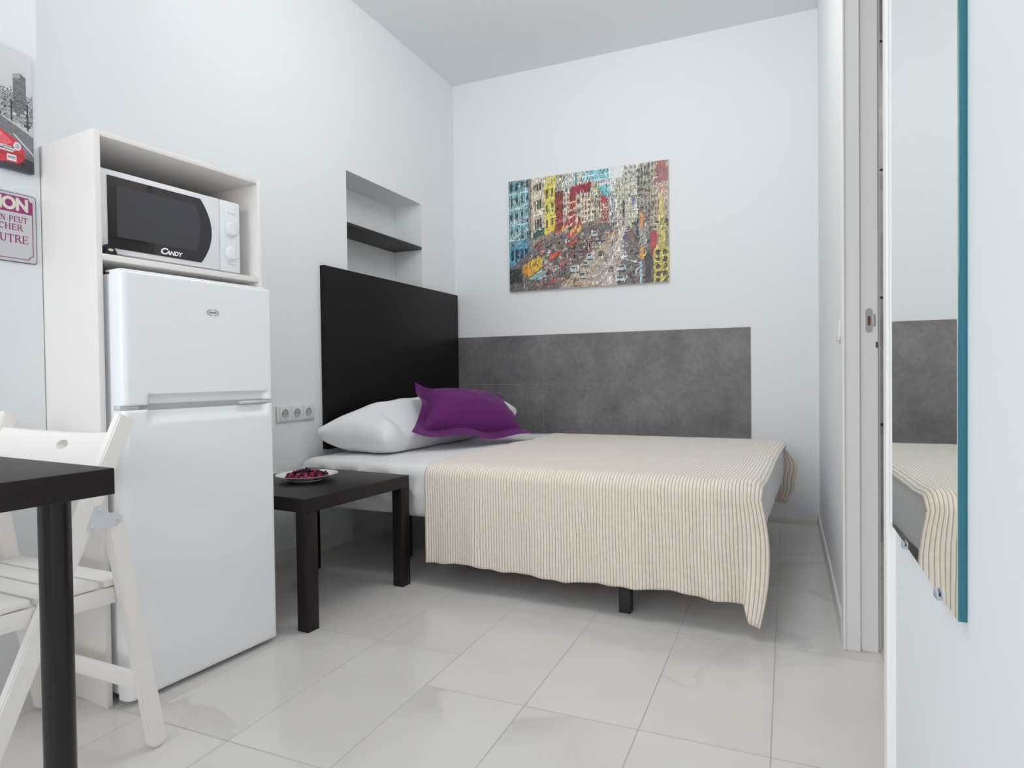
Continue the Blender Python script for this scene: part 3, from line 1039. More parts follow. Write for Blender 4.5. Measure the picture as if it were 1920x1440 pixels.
# small serif stroke alphabet: (x0,y0,x1,y1,thick) on a unit-high cell; serifs added at feet
SF = {
    'U': (0.80, [(.17, 1, .17, .30, 1), (.17, .30, .25, .08, 1), (.25, .08, .42, .02, .7), (.42, .02, .58, .10, .6), (.58, .10, .63, .30, .5), (.63, .30, .63, 1, .5)], [(.17, 1), (.63, 1)]),
    'N': (0.86, [(.15, 0, .15, 1, .5), (.13, .98, .69, .03, 1.1), (.69, 0, .69, 1, .5)], [(.15, 0), (.13, 1), (.69, 1)]),
    'T': (0.72, [(.36, 0, .36, 1, 1), (.04, .96, .68, .96, .5), (.05, 1, .05, .80, .4), (.67, 1, .67, .80, .4)], [(.36, 0)]),
    'R': (0.80, [(.18, 0, .18, 1, 1), (.18, .97, .45, .97, .5), (.45, .97, .60, .85, .8), (.60, .85, .60, .65, 1), (.60, .65, .45, .53, .8), (.45, .53, .18, .53, .5), (.42, .52, .72, .02, 1)], [(.18, 0), (.73, 0)]),
    'A': (0.82, [(.14, 0, .41, 1, .5), (.41, 1, .70, 0, 1.1), (.24, .34, .60, .34, .45)], [(.14, 0), (.70, 0)]),
    'I': (0.40, [(.20, 0, .20, 1, 1)], [(.20, 0), (.20, 1)]),
    'P': (0.72, [(.18, 0, .18, 1, 1), (.18, .97, .45, .97, .5), (.45, .97, .60, .85, .8), (.60, .85, .60, .62, 1), (.60, .62, .45, .49, .8), (.45, .49, .18, .49, .5)], [(.18, 0)]),
    'E': (0.72, [(.18, 0, .18, 1, 1), (.10, .97, .62, .97, .5), (.18, .52, .50, .52, .5), (.10, .03, .64, .03, .5), (.62, 1, .62, .80, .4), (.64, .0, .64, .22, .4), (.50, .62, .50, .42, .4)], []),
    'C': (0.80, [(.66, .98, .66, .74, .4), (.66, .82, .52, .95, .6), (.52, .95, .36, .97, .6), (.36, .97, .20, .84, .8), (.20, .84, .14, .62, 1), (.14, .62, .14, .38, 1), (.14, .38, .20, .16, 1), (.20, .16, .36, .03, .8), (.36, .03, .54, .05, .6), (.54, .05, .67, .22, .5)], []),
    'H': (0.86, [(.17, 0, .17, 1, 1), (.66, 0, .66, 1, 1), (.17, .52, .66, .52, .45)], [(.17, 0), (.66, 0), (.17, 1), (.66, 1)]),
}


def serif_line(mb, body, hgt, right, zbase, sx=0.92):
    wd = sum((SF[c][0] if c != ' ' else 0.42) for c in body) * hgt * sx
    x = right - wd
    for c in body:
        if c == ' ':
            x += 0.42 * hgt * sx
            continue
        W_, st, sf = SF[c]
        P = lambda a, b: Vector((PX + 0.00485, x + a * hgt * sx, zbase + b * hgt))
        for a0, b0, a1, b1, th in st:
            mb.bar(P(a0, b0), P(a1, b1), 0.15 * th * hgt, 0.0003, (1, 0, 0), 0, ext=0.02 * hgt)
        for a, b in sf:
            mb.bar(P(a - .13, b), P(a + .13, b), 0.06 * hgt, 0.0003, (1, 0, 0), 0)
        x += W_ * hgt * sx


m = MB()
serif_line(m, 'UN TRAIN PEUT', 0.0148, gc[0] + gw / 2 - 0.022, gc[1] + 0.015, 1.02)
serif_line(m, 'EN CACHER', 0.0160, gc[0] + gw / 2 - 0.034, gc[1] - 0.007, 1.12)
serif_line(m, 'UN AUTRE', 0.0200, gc[0] + gw / 2 - 0.021, gc[1] - 0.040, 1.12)
m.build('sign_lettering', M_signink, sg, smooth=False)

# ------------------------------------------------------------------ cabinet around the fridge
CROT = -0.095
cab = empty('appliance_cabinet', (-1.636, 1.065, 0), CROT, 'tall white open cabinet housing the fridge with the microwave on its shelf', 'cabinet')
CW, CD, CH, CT = 0.507, 0.455, 1.504, 0.015
for y0, nm in ((0.0, 'side_panel'), (CW - CT, 'side_panel')):
    m = MB(); m.box((-CD, y0, 0.0), (0, y0 + CT, CH), 0.0012); m.build(nm, M_board, cab)
m = MB(); m.box((-CD, CT, CH - CT), (0, CW - CT, CH), 0.0012); m.build('top_panel', M_board, cab)
m = MB(); m.box((-CD, CT, 1.169), (0, CW - CT, 1.1855), 0.0012); m.build('shelf', M_board, cab)
m = MB(); m.box((-CD, CT, 1.1856), (-CD + 0.004, CW - CT, CH - CT)); m.build('back_panel', M_board, cab)

# ------------------------------------------------------------------ fridge
FR = empty('fridge', (-1.578, 1.085, 0), -0.092, 'small white two-door fridge freezer standing under the microwave shelf', 'fridge')
FW_, FH_, FD_ = 0.470, 1.140, 0.44
m = MB()
m.box((-FD_, 0.004, 0.022), (-0.052, FW_ - 0.004, FH_ - 0.004), 0.006, 3)
m.build('body', M_fridge, FR)


def door_mesh(z0, z1, gap_top, gap_bottom):
    """rounded door slab with a scooped grip next to the gap"""
    nu, nv = 90, 70
    R_ = 0.020
    def prof(u):
        y = u * FW_
        e = min(y, FW_ - y)
        r = R_ if y < FW_ / 2 else 0.010
        if e < r:
            return -r + math.sqrt(max(0, r * r - (r - e) ** 2))
        return 0.0
    def sstep(a, b, x):
        t_ = max(0, min(1, (x - a) / (b - a)))
        return t_ * t_ * (3 - 2 * t_)
    mb = MB()
    us = sorted(set([i / nu for i in range(nu + 1)] + [0.004, 0.008, 0.016, 0.024, 0.033, 0.998, 0.994, 0.989]))
    vs = [0, 0.001, 0.004] + [j / nv for j in range(1, nv)] + [0.996, 0.999, 1]
    vs = sorted(set(vs))
    bm = mb.bm
    V = []
    for u in us:
        col = []
        for v in vs:
            z = z0 + (z1 - z0) * v
            x = prof(u)
            ez = min(z - z0, z1 - z)
            if ez < 0.004:
                x -= 0.004 - math.sqrt(max(0, 0.004 ** 2 - (0.004 - ez) ** 2))
            dg = (z - z0) if gap_bottom else (z1 - z)
            y = u * FW_
            hh = 0.030
            if (gap_top or gap_bottom):
                # grip scoop, deeper near the gap
                ins = sstep(0.062, 0.078, y) * (1 - sstep(FW_ - 0.030, FW_ - 0.018, y))
                sc = 1 - sstep(hh - 0.007, hh, dg)
                x -= 0.017 * ins * sc
                # faint moulding line where the enamel panel meets the plastic rail
                x -= 0.0012 * math.exp(-((dg - 0.047) / 0.0016) ** 2)
            if gap_bottom:
                dt = z1 - z
                x -= 0.0011 * math.exp(-((dt - 0.018) / 0.0014) ** 2)
            col.append(bm.verts.new((x, y, z)))
        V.append(col)
    nU, nV = len(us), len(vs)
    for i in range(nU - 1):
        for j in range(nV - 1):
            bm.faces.new((V[i][j], V[i + 1][j], V[i + 1][j + 1], V[i][j + 1]))
    back = -0.046
    # rim to the back
    loop = [V[i][0] for i in range(nU)] + [V[nU - 1][j] for j in range(1, nV)] + [V[i][nV - 1] for i in range(nU - 2, -1, -1)] + [V[0][j] for j in range(nV - 2, 0, -1)]
    B = [bm.verts.new((back, v.co.y, v.co.z)) for v in loop]
    n = len(loop)
    for i in range(n):
        bm.faces.new((loop[i], B[i], B[(i + 1) % n], loop[(i + 1) % n]))
    bm.faces.new(B)
    bmesh.ops.recalc_face_normals(bm, faces=bm.faces)
    return mb


fd = door_mesh(0.788, FH_, False, True).build('freezer_door', M_fridge, FR, angle=60)
ld = door_mesh(0.015, 0.776, True, False).build('fridge_door', M_fridge, FR, angle=60)
m = MB(); m.box((-0.050, 0.010, 0.774), (-0.016, FW_ - 0.006, 0.790), 0.001)
m.build('door_gap', M_fridge_gap, FR)
m = MB(); m.box((-0.030, FW_ - 0.115, 0.7775), (-0.0035, FW_ - 0.003, 0.7865), 0.002)
m.build('hinge', M_fridge_grip, FR)
m = MB(); m.box((-0.040, -0.001, 0.776), (-0.012, 0.050, 0.788), 0.002)
m.build('hinge', M_fridge_grip, FR)
m = MB(); m.box((-0.075, 0.004, 1.1395), (-0.006, FW_ - 0.02, 1.1455), 0.003, 2)
m.build('top_cap', M_fridge, FR)
for yy in (0.035, FW_ - 0.035):
    m = MB(); m.cyl((-0.075, yy, 0.0), (-0.075, yy, 0.03), 0.018, 0.014, 20, 0.002); m.build('foot', M_fridge_grip, FR)
m = MB()
# oval badge: ring with a small bar of lettering blocks
for k in range(40):
    a0, a1 = 2 * PI * k / 40, 2 * PI * (k + 1) / 40
    if k in (9, 10, 29, 30): continue
    m.bar((0.0006, FW_ * 0.555 + 0.0185 * math.cos(a0), 1.050 + 0.0085 * math.sin(a0)), (0.0006, FW_ * 0.555 + 0.0185 * math.cos(a1), 1.050 + 0.0085 * math.sin(a1)), 0.0018, 0.0012, (1, 0, 0), 0)
for k in range(7):
    m.box((0.0, FW_ * 0.555 - 0.0125 + k * 0.0037, 1.0475), (0.0012, FW_ * 0.555 - 0.0102 + k * 0.0037, 1.0525))
bd = m.build('badge', M_greyink, fd, smooth=False)
tag(bd, 'grey oval badge')

# ------------------------------------------------------------------ microwave
MWW, MWH, MWD = 0.425, 0.230, 0.32
MW = empty('microwave', (-1.660, 1.0895, 1.1862), -0.090, 'white microwave oven with black glass door and two round knobs on the shelf', 'microwave')
m = MB(); m.box((-MWD, 0, 0.008), (-0.028, MWW, MWH), 0.004, 2); m.build('body', M_micro, MW)
DWd = 0.353
m = MB(); m.box((-0.0275, 0.0, 0.008), (0, DWd - 0.0007, MWH), 0.003, 2); mdoor = m.build('door', M_micro, MW)
m = MB(); m.box((-0.0275, DWd + 0.0007, 0.008), (0, MWW, MWH), 0.003, 2); mpan = m.build('control_panel', M_micro, MW)


def glass_shape(y0, y1, z0, z1, bulge, n=20):
    pts = [(y0, z0), (y1, z0)]
    for k in range(1, n):
        a = k / n
        pts.append((y1 + bulge * (1 - (2 * a - 1) ** 2), z0 + (z1 - z0) * a))
    pts += [(y1, z1), (y0, z1)]
    return pts


m = MB()
m.prism(glass_shape(0.021, 0.288, 0.022, 0.214, 0.036), lambda p: Vector((0.0, p[0], p[1])), lambda p: Vector((0.0022, p[0], p[1])), 0.0006)
mg = m.build('door_glass', M_blackglass, mdoor)
m = MB()
m.prism(glass_shape(0.044, 0.272, 0.054, 0.192, 0.014), lambda p: Vector((0.0022, p[0], p[1])), lambda p: Vector((0.0026, p[0], p[1])))
m.build('door_window', M_meshwin, mdoor)
fn = lambda ox: (lambda x, y, z: Vector((0.0026 + z * 0.4, ox + x, 0.0290 + y)))
tm = text_mesh('C', 0.024, lambda x, y, z: Vector((0.0026 + z * 0.4, 0.160 + x * 1.15, 0.0290 + y)), shear=0.25, bold=0.0009)
t2 = text_mesh('ANDY', 0.0165, lambda x, y, z: Vector((0.0026 + z * 0.4, 0.178 + x, 0.0290 + y)), shear=0.25, bold=0.0007, space=0.98)
tmp = bpy.data.meshes.new('tmp'); t2.bm.to_mesh(tmp); tm.bm.from_mesh(tmp); t2.bm.free(); bpy.data.meshes.remove(tmp)
tag(tm.build('brand_lettering', M_whiteink, mdoor, smooth=False), 'white CANDY lettering')
for zc in (0.143, 0.067):
    m = MB()
    mx = Matrix.Translation((0.0, DWd + 0.041, zc)) @ Matrix.Rotation(PI / 2, 4, 'Y')
    k_ = MB()
    k_.lathe([(0.0225, 0.0), (0.0225, 0.0025), (0.0195, 0.003), (0.0192, 0.0075), (0.0180, 0.009), (0.004, 0.0092)], (0, 0, 0), 40)
    for v in k_.bm.verts: v.co = mx @ v.co
    kb = k_.build('knob', M_micro, mpan)
    m = MB(); m.box((0.0088, DWd + 0.039, zc - 0.018), (0.0120, DWd + 0.043, zc + 0.018), 0.0012); m.build('knob_grip', M_micro, kb)
m = MB()
for zc, a0, a1, nt_ in ((0.143, -210, 60, 13), (0.067, -150, 150, 9)):
    for k in range(nt_):
        a = math.radians(a0 + (a1 - a0) * k / (nt_ - 1) + 90)
        c_, s_ = math.cos(a), math.sin(a)
        y_, z_ = DWd + 0.041, zc
        m.bar((0.0003, y_ + 0.0262 * c_, z_ + 0.0262 * s_), (0.0003, y_ + 0.0290 * c_, z_ + 0.0290 * s_), 0.0008, 0.0004, (1, 0, 0), 0)
for zc in (0.192, 0.032):
    m.bar((0.0003, DWd + 0.030, zc), (0.0003, DWd + 0.056, zc), 0.0008, 0.0004, (1, 0, 0), 0)
    m.bar((0.0003, DWd + 0.030, zc), (0.0003, DWd + 0.030, zc + 0.005), 0.0008, 0.0004, (1, 0, 0), 0)
m.build('dial_marks', M_greyink, mpan, smooth=False)
for yy in (0.03, MWW - 0.03):
    for xx in (-0.05, -0.28):
        m = MB()
        m.cyl((xx, yy, 0.0), (xx, yy, 0.009), 0.010, seg=16)
        m.build('foot', M_dark_gap, MW)

# small dark pouch lying beside the microwave
pc = Vector((-1.640, 1.102, 1.1858))
m = MB()
pts = [(-0.017, 0.0), (0.019, 0.0), (0.017, 0.010), (0.009, 0.021), (0.001, 0.026), (-0.008, 0.026), (-0.017, 0.021)]
m.prism(pts, lambda p: pc + Vector((-0.006, p[0], p[1])), lambda p: pc + Vector((0.005, p[0], p[1])), 0.002)
po = m.build('small_pouch', M_pouch)
tag(po, 'tiny dark navy pouch with a pale mark at the left front of the microwave shelf', 'pouch')
m = MB()
m.prism([(0.007 * math.cos(a), 0.0035 * math.sin(a)) for a in [2 * PI * k / 14 for k in range(14)]],
        lambda p: pc + Vector((0.0048, p[0], 0.012 + p[1])), lambda p: pc + Vector((0.0054, p[0], 0.012 + p[1])))
m.build('mark', mat('pale_gold_mark', srgb(226, 214, 150), 0.5), po)

# ------------------------------------------------------------------ side table
LT = empty('side_table', (-1.479, 1.632, 0), -0.082, 'square low black-brown side table between fridge and bed', 'table')
m = MB(); m.box((-0.55, 0, 0.402), (0, 0.55, 0.450), 0.0015); m.build('tabletop', M_black, LT)
for x0 in (-0.55, -0.05):
    for y0 in (0.0, 0.50):
        m = MB(); m.box((x0 + 0.0004, y0 + 0.0004, 0.0), (x0 + 0.0496, y0 + 0.0496, 0.4015), 0.0015); m.build('leg', M_black, LT)

# plate of potpourri
pl = Vector((-1.757, 1.948, 0.4502))
m = MB()
m.lathe([(0.060, 0.0), (0.062, 0.004), (0.085, 0.012), (0.116, 0.0225), (0.118, 0.0245), (0.115, 0.0248), (0.086, 0.0150), (0.068, 0.0075), (0.001, 0.0065)], pl, 80)
plate = m.build('plate', M_plate)
tag(plate, 'round white porcelain plate on the side table holding potpourri', 'plate')
# potpourri: many petals nobody could count -> stuff, one object with coloured faces
bm = bmesh.new()
cl = bm.loops.layers.float_color.new('ink')
rp = random.Random(11)
cols = [srgb(188, 44, 92), srgb(150, 26, 62), srgb(62, 44, 104), srgb(34, 22, 34), srgb(20, 14, 20), srgb(96, 22, 46), srgb(206, 84, 120), srgb(44, 30, 70), srgb(26, 20, 22), srgb(30, 18, 26), srgb(24, 14, 20), srgb(58, 20, 34)]
for k in range(620):
    r = 0.078 * math.sqrt(rp.random())
    a = rp.uniform(0, 2 * PI)
    hmax = 0.030 * (1 - (r / 0.085) ** 2)
    c = pl + Vector((r * math.cos(a), r * math.sin(a), 0.0105 + rp.random() * hmax))
    s = rp.uniform(0.006, 0.013)
    ax = Matrix.Rotation(rp.uniform(0, 6.28), 3, Vector((rp.uniform(-1, 1), rp.uniform(-1, 1), rp.uniform(-1, 1))).normalized())
    t_ = 0.0011
    ring = []
    n = 6
    for q in range(n):
        an = 2 * PI * q / n
        ring.append(Vector((s * math.cos(an), 0.62 * s * math.sin(an), 0.25 * s * math.cos(an) ** 2)))
    top = [bm.verts.new(c + ax @ (p + Vector((0, 0, t_)))) for p in ring]
    bot = [bm.verts.new(c + ax @ p) for p in ring]
    co = cols[0] if rp.random() < .1 else rp.choice(cols)
    fs = [bm.faces.new(top), bm.faces.new(bot[::-1])]
    for q in range(n):
        fs.append(bm.faces.new((top[q], bot[q], bot[(q + 1) % n], top[(q + 1) % n])))
    for f_ in fs:
        for l in f_.loops: l[cl] = co
for v in bm.verts:
    v.co.z = max(v.co.z, pl.z + 0.0085)
me = bpy.data.meshes.new('potpourri'); bm.to_mesh(me); bm.free()
me.materials.append(colour_attr_mat('dried_petals', 0.8))
pp = bpy.data.objects.new('potpourri', me); COL.objects.link(pp)
tag(pp, 'heap of red, pink and dark purple dried petals on the white plate', 'potpourri', kind='stuff')

# ------------------------------------------------------------------ dining table
DT = empty('dining_table', (-0.829, 0.557, 0), -0.085, 'black-brown dining table at the left edge on dark round legs', 'table')
TW_, TL_ = 0.99, 0.60
m = MB(); m.box((-TW_, -TL_, 0.705), (0, 0, 0.740), 0.0012); m.build('tabletop', M_black, DT)
for x0 in (-0.068, -TW_ + 0.068):
    for y0 in (-0.040, -TL_ + 0.040):
        m = MB(); m.cyl((x0, y0, 0.0), (x0, y0, 0.7045), 0.0185, 0.0185, 40, 0.001); m.build('leg', M_legmetal, DT)

# ------------------------------------------------------------------ folding chair
CHx, CHy = -1.585, 0.80
CHR = empty('folding_chair', (CHx, CHy, 0), -0.02, 'white wooden folding chair behind the dining table next to the fridge', 'chair')
hw = 0.219                                   # half width to the leg centre
LEGW, LEGT = 0.038, 0.022
fr0 = Vector((0, -0.190, 0.004)); fr1 = Vector((0, 0.146, 0.775))     # long leg (front foot -> top of back)


def on_long(z):
    k = (z - fr0.z) / (fr1.z - fr0.z)
    return fr0.lerp(fr1, k)


def leg_poly(a, b, w_, round_a=True):
    """2D outline (y,z) of a leg with rounded foot end at b and cut at a"""
    d = (b - a); L = d.length; d.normalize(); n = Vector((0, -d.z, d.y))
    pts = []
    h = w_ / 2
    pts.append(a + n * h); pts.append(a - n * h)
    for k in range(7):
        t_ = -90 + 180 * k / 6
        an = math.radians(t_)
        pts.append(b - d * h * 0.75 + d * h * 0.75 * math.cos(an) + n * h * math.sin(an))
    return [(p.y, p.z) for p in pts]


for s in (-1, 1):
    X0, X1 = s * hw - LEGT / 2, s * hw + LEGT / 2
    m = MB()
    m.prism(leg_poly(fr1, fr0, LEGW), lambda p: Vector((X0, p[0], p[1])), lambda p: Vector((X1, p[0], p[1])), 0.003)
    m.build('long_leg', M_chair, CHR)
    m = MB()
    pa, pb = Vector((0, 0.112, 0.560)), Vector((0, 0.206, 0.003))
    m.prism(leg_poly(pa, pb, LEGW), lambda p: Vector((X0, p[0], p[1])), lambda p: Vector((X1, p[0], p[1])), 0.003)
    m.build('short_leg', M_chair, CHR)
    # hinge plate and rivets on the outer face
    xo = s * (hw + LEGT / 2)
    m = MB()
    poly = [(0.070, 0.590), (0.086, 0.590), (0.094, 0.580), (0.099, 0.570), (0.118, 0.567), (0.128, 0.558), (0.127, 0.546), (0.115, 0.538), (0.060, 0.537), (0.052, 0.546)]
    m.prism(poly, lambda p: Vector((xo, p[0], p[1])), lambda p: Vector((xo + s * 0.0018, p[0], p[1])), 0.0004)
    hp = m.build('hinge_plate', M_steel, CHR)
    for (a, b) in ((0.079, 0.580), (0.063, 0.546), (0.117, 0.553)):
        m = MB(); m.cyl((xo + s * 0.0018, a, b), (xo + s * 0.0052, a, b), 0.0042, 0.0028, 20, 0.0006); m.build('rivet', M_steel, hp)
    # seat side rail
    m = MB()
    xi = s * (hw - LEGT / 2 - 0.012)
    m.bar((xi, -0.235, 0.398), (xi, 0.176, 0.378), 0.036, 0.020, (1, 0, 0), 0.003)
    m.build('seat_rail', M_chair, CHR)
for k in range(6):
    y0 = -0.228 + k * 0.066
    zt = 0.4175 - (y0 + 0.235) / 0.411 * 0.020
    m = MB()
    m.box((-hw + LEGT / 2 + 0.004, y0, zt), (hw - LEGT / 2 - 0.004, y0 + 0.055, zt + 0.014), 0.003)
    m.build('seat_slat', M_chair, CHR)
m = MB(); m.bar((-hw + 0.011, 0.186, 0.155), (hw - 0.011, 0.186, 0.155), 0.036, 0.018, (0, 1, 0), 0.003)
m.build('rear_crossbar', M_chair, CHR)
m = MB(); pz = on_long(0.20)
m.bar((-hw + 0.011, pz.y, 0.20), (hw - 0.011, pz.y, 0.20), 0.036, 0.016, (0, 1, 0), 0.003)
m.build('front_crossbar', M_chair, CHR)
# curved back rail with an oval hand hole
mb = MB(); bm = mb.bm
HWR = hw - LEGT / 2
ZR0, ZR1 = 0.655, 0.742
zc_ = 0.712
nn = 32
sq = 0.044
V = {}
def vv(x, z):
    key = (round(x, 5), round(z, 5))
    if key not in V: V[key] = bm.verts.new((x, 0, z))
    return V[key]
def sqpt(k):
    a = 2 * PI * k / nn
    c, s_ = math.cos(a), math.sin(a)
    mx_ = max(abs(c), abs(s_))
    x = sq * c / mx_
    z = s_ / mx_
    z = zc_ + (z * (ZR1 - zc_) if z > 0 else z * (zc_ - ZR0))
    return x, z
def elpt(k, f_=1.0):
    a = 2 * PI * k / nn
    return 0.021 * f_ * math.cos(a), zc_ + 0.012 * f_ * math.sin(a)
rings = [[elpt(k) for k in range(nn)]]
for q in (0.33, 0.66, 1.0):
    rings.append([tuple(np.array(elpt(k)) * (1 - q) + np.array(sqpt(k)) * q) for k in range(nn)])
for a in range(3):
    for k in range(nn):
        k2 = (k + 1) % nn
        bm.faces.new((vv(*rings[a][k]), vv(*rings[a][k2]), vv(*rings[a + 1][k2]), vv(*rings[a + 1][k])))
zs = sorted(set(round(z, 5) for x, z in rings[3] if x > sq - 1e-6))
for sgn in (-1, 1):
    xs = [sgn * (sq + (HWR - sq) * k / 12) for k in range(13)]
    xs[0] = sgn * sq
    for i in range(12):
        for j in range(len(zs) - 1):
            fce = (vv(xs[i], zs[j]), vv(xs[i + 1], zs[j]), vv(xs[i + 1], zs[j + 1]), vv(xs[i], zs[j + 1]))
            bm.faces.new(fce if sgn > 0 else fce[::-1])
bmesh.ops.recalc_face_normals(bm, faces=bm.faces)
ext = bmesh.ops.extrude_face_region(bm, geom=list(bm.faces))
top_v = set(e for e in ext['geom'] if isinstance(e, bmesh.types.BMVert))
for v in bm.verts:
    x, z = v.co.x, v.co.z
    sag = 0.010 * (1 - (x / HWR) ** 2) * ((z - ZR0) / (ZR1 - ZR0))
    v.co.z = z - sag
    y = on_long(z).y + 0.030 * (1 - (x / HWR) ** 2)
    v.co.y = y + (0.009 if v in top_v else -0.009)
bmesh.ops.recalc_face_normals(bm, faces=bm.faces)
mb.build('back_rail', M_chair, CHR)

# ------------------------------------------------------------------ bed
BROT = -0.048
BX, BY = -2.072, 2.262                                  # near head corner
BL, BWID = 1.990, 1.430
MZB, MZT = 0.262, 0.484
BED = empty('bed', (BX, BY, 0), BROT, 'double bed base and mattress in a white fitted sheet against the tiled wall', 'bed')
RNG2 = np.random.default_rng(2)
ph = RNG2.uniform(0, 6.28, 24)


def wob(x, y, z, s=1.0):
    return (math.sin(7 * x + 3 * z * s + ph[0]) * math.sin(5 * y + ph[1]) * 0.5 + 0.35 * math.sin(17 * x - 9 * z + ph[2]) * math.sin(13 * y + 4 * z + ph[3])
            + 0.25 * math.sin(29 * x + 21 * z + ph[4]) + 0.2 * math.sin(31 * y - 18 * z + ph[5]))


def mattress():
    mb = MB(); bm = mb.bm
    bmesh.ops.create_cube(bm, size=1.0)
    for v in bm.verts:
        v.co = Vector(((v.co.x + .5) * BL, (v.co.y + .5) * BWID, MZB + (v.co.z + .5) * (MZT - MZB)))
    bmesh.ops.bevel(bm, geom=list(bm.edges), offset=0.045, segments=5, affect='EDGES', profile=0.55)
    bmesh.ops.triangulate(bm, faces=[f_ for f_ in bm.faces if len(f_.verts) > 4])
    for _ in range(6):
        long_ = [e for e in bm.edges if e.calc_length() > 0.030]
        if not long_: break
        bmesh.ops.subdivide_edges(bm, edges=long_, cuts=1, use_grid_fill=True)
    bm.normal_update()
    off = {}
    for v in bm.verts:
        x, y, z = v.co
        side = max(0.0, 1 - abs(v.normal.z))
        a = 0.0030 * wob(x, y, z)
        # diagonal drag folds of the sheet on the sides
        if side > 0.3:
            fo = max(0, math.sin((x - y) * 34 + z * 46 + 1.5 * math.sin(4 * x))) ** 3
            hd = math.exp(-((x - 0.20) / 0.55) ** 2) + 0.35
            a += 0.0180 * fo * side * hd
            a -= 0.012 * max(0, (MZB + 0.06 - z) / 0.06) * side + 0.004 * math.sin(9 * x) * max(0, (MZB + 0.09 - z) / 0.09)
        off[v] = a
    for v in off:
        if v.co.x > 0.66: off[v] = min(off[v], 0.0) * 0.5 if off[v] > 0 else off[v]
    for v, a in off.items():
        v.co += v.normal * a
    return mb


mattress().build('mattress', M_sheet, BED, angle=80)
m = MB()
for a, b in (((0.30, 0.42), (BL - 0.09, 0.46)), ((0.10, BWID - 0.14), (BL - 0.09, BWID - 0.10)), ((0.30, 0.46), (0.34, BWID - 0.14)), ((BL - 0.13, 0.06), (BL - 0.085, BWID - 0.06))):
    m.box((a[0], a[1], 0.200), (b[0], b[1], 0.268), 0.003)
for k in range(9):
    x_ = 0.16 + k * 0.2
    m.box((x_, 0.20, 0.250), (x_ + 0.06, BWID - 0.12, 0.262), 0.002)
m.build('frame', M_bedmetal, BED)
for x_, y_, h_ in ((0.375, 0.235, 0.262), (1.515, -0.008, 0.200), (0.11, BWID - 0.155, 0.20), (1.515, BWID - 0.155, 0.20)):
    m = MB(); m.box((x_, y_, 0.0), (x_ + 0.042, y_ + 0.042, h_), 0.002); m.build('leg', M_bedmetal, BED)

# throw: follows the mattress top, hangs over both long sides
TH = MB()
T0, T1 = 0.690, BL + 0.010            # along the bed
RR = 0.050
top = MZT + 0.0035
near_drop, far_drop = 0.330, 0.27
segs = [('far', far_drop), ('farc', RR * PI / 2), ('top', BWID - 2 * RR + 0.014), ('nearc', RR * PI / 2), ('near', near_drop)]
tot = sum(s_[1] for s_ in segs)


def throw_pt(s, t):
    x = T0 + (T1 - T0) * s
    L = t * tot
    y0o, y1o = -0.007, BWID + 0.007
    nrm = 0.0
    drop = 0
    if L < far_drop:
        y, z = y1o + 0.004, top - RR - (far_drop - L)
        side = 'far'; drop = far_drop - L
    elif L < far_drop + RR * PI / 2:
        a = (L - far_drop) / RR
        y, z = y1o - RR + RR * math.cos(a), top - RR + RR * math.sin(a); side = 'c'
    elif L < tot - near_drop - RR * PI / 2:
        y = y1o - RR - (L - far_drop - RR * PI / 2); z = top; side = 'top'
    elif L < tot - near_drop:
        a = (L - (tot - near_drop - RR * PI / 2)) / RR
        y, z = y0o + RR - RR * math.sin(a), top - RR + RR * math.cos(a); side = 'c'
    else:
        drop = L - (tot - near_drop)
        y, z = y0o, top - RR - drop; side = 'near'
    if side == 'near':
        k = drop / near_drop
        y -= 0.028 * k + k * (0.006 * math.sin(x * 21 + 0.8) + 0.004 * math.sin(x * 47 + 2.0) + 0.003 * math.sin(x * 9))
        hem = 0.006 * math.sin(x * 8.2 + 0.6) + 0.0035 * math.sin(x * 23) + 0.0015 * math.sin(x * 71)
        z += k * hem * 1.0
        z -= k * 0.012 * (1 - s)
        e = min(1, max(0, (s - 0.952) / 0.020))
        es = e * e * (3 - 2 * e)
        z -= k * k * 0.052 * es
        y -= k * 0.030 * es - 0.010 * es * math.sin(PI * k)
        e2 = max(0, (s - 0.93) / 0.07)
        x += e2 * (0.022 * math.sin(PI * k * 0.9) - 0.020 * k ** 3) + 0.010 * k * s
        z -= 0.012 * e2 * k ** 3
        # left edge drifts a little
        x += (1 - s) * (0.020 * k)
    elif side == 'far':
        k = drop / far_drop
        y += 0.004 + 0.0  # sits between bed and wall
        e = max(0, (s - 0.90) / 0.10)
        x += 0.060 * e * e * math.sin(PI * min(1, k * 1.1)) + 0.012 * e * math.sin(k * 9)
        z -= 0.02 * e * k
    elif side == 'top':
        z += 0.0022 * (1 + wob(x * 1.6, y * 1.6, 0)) + 0.0018 * math.sin(x * 23 + 2 * math.sin(y * 7)) * math.sin(y * 16)
        # pulled corners bring the cloth over the foot edge slightly
        e = max(0, (s - 0.97) / 0.03)
        z -= 0.020 * e * e
        x += 0.003 * math.sin(y * 6) * s
    if side == 'c' and s > 0.97:
        z -= 0.014 * ((s - 0.97) / 0.03) ** 2
    return Vector((x, y, z))


TH.grid(190, 200, throw_pt, lambda s, t: (T0 + (T1 - T0) * s, t * tot))
bmesh.ops.recalc_face_normals(TH.bm, faces=TH.bm.faces)
tho = TH.build('throw_blanket', M_throw, None, angle=80)
tho.location = (BX, BY, 0); tho.rotation_euler = (0, 0, BROT)
tag(tho, 'cream ribbed throw spread over the foot half of the bed and hanging in front', 'blanket')
sol = tho.modifiers.new('thickness', 'SOLIDIFY')
sol.thickness = 0.006
sol.offset = 1.0


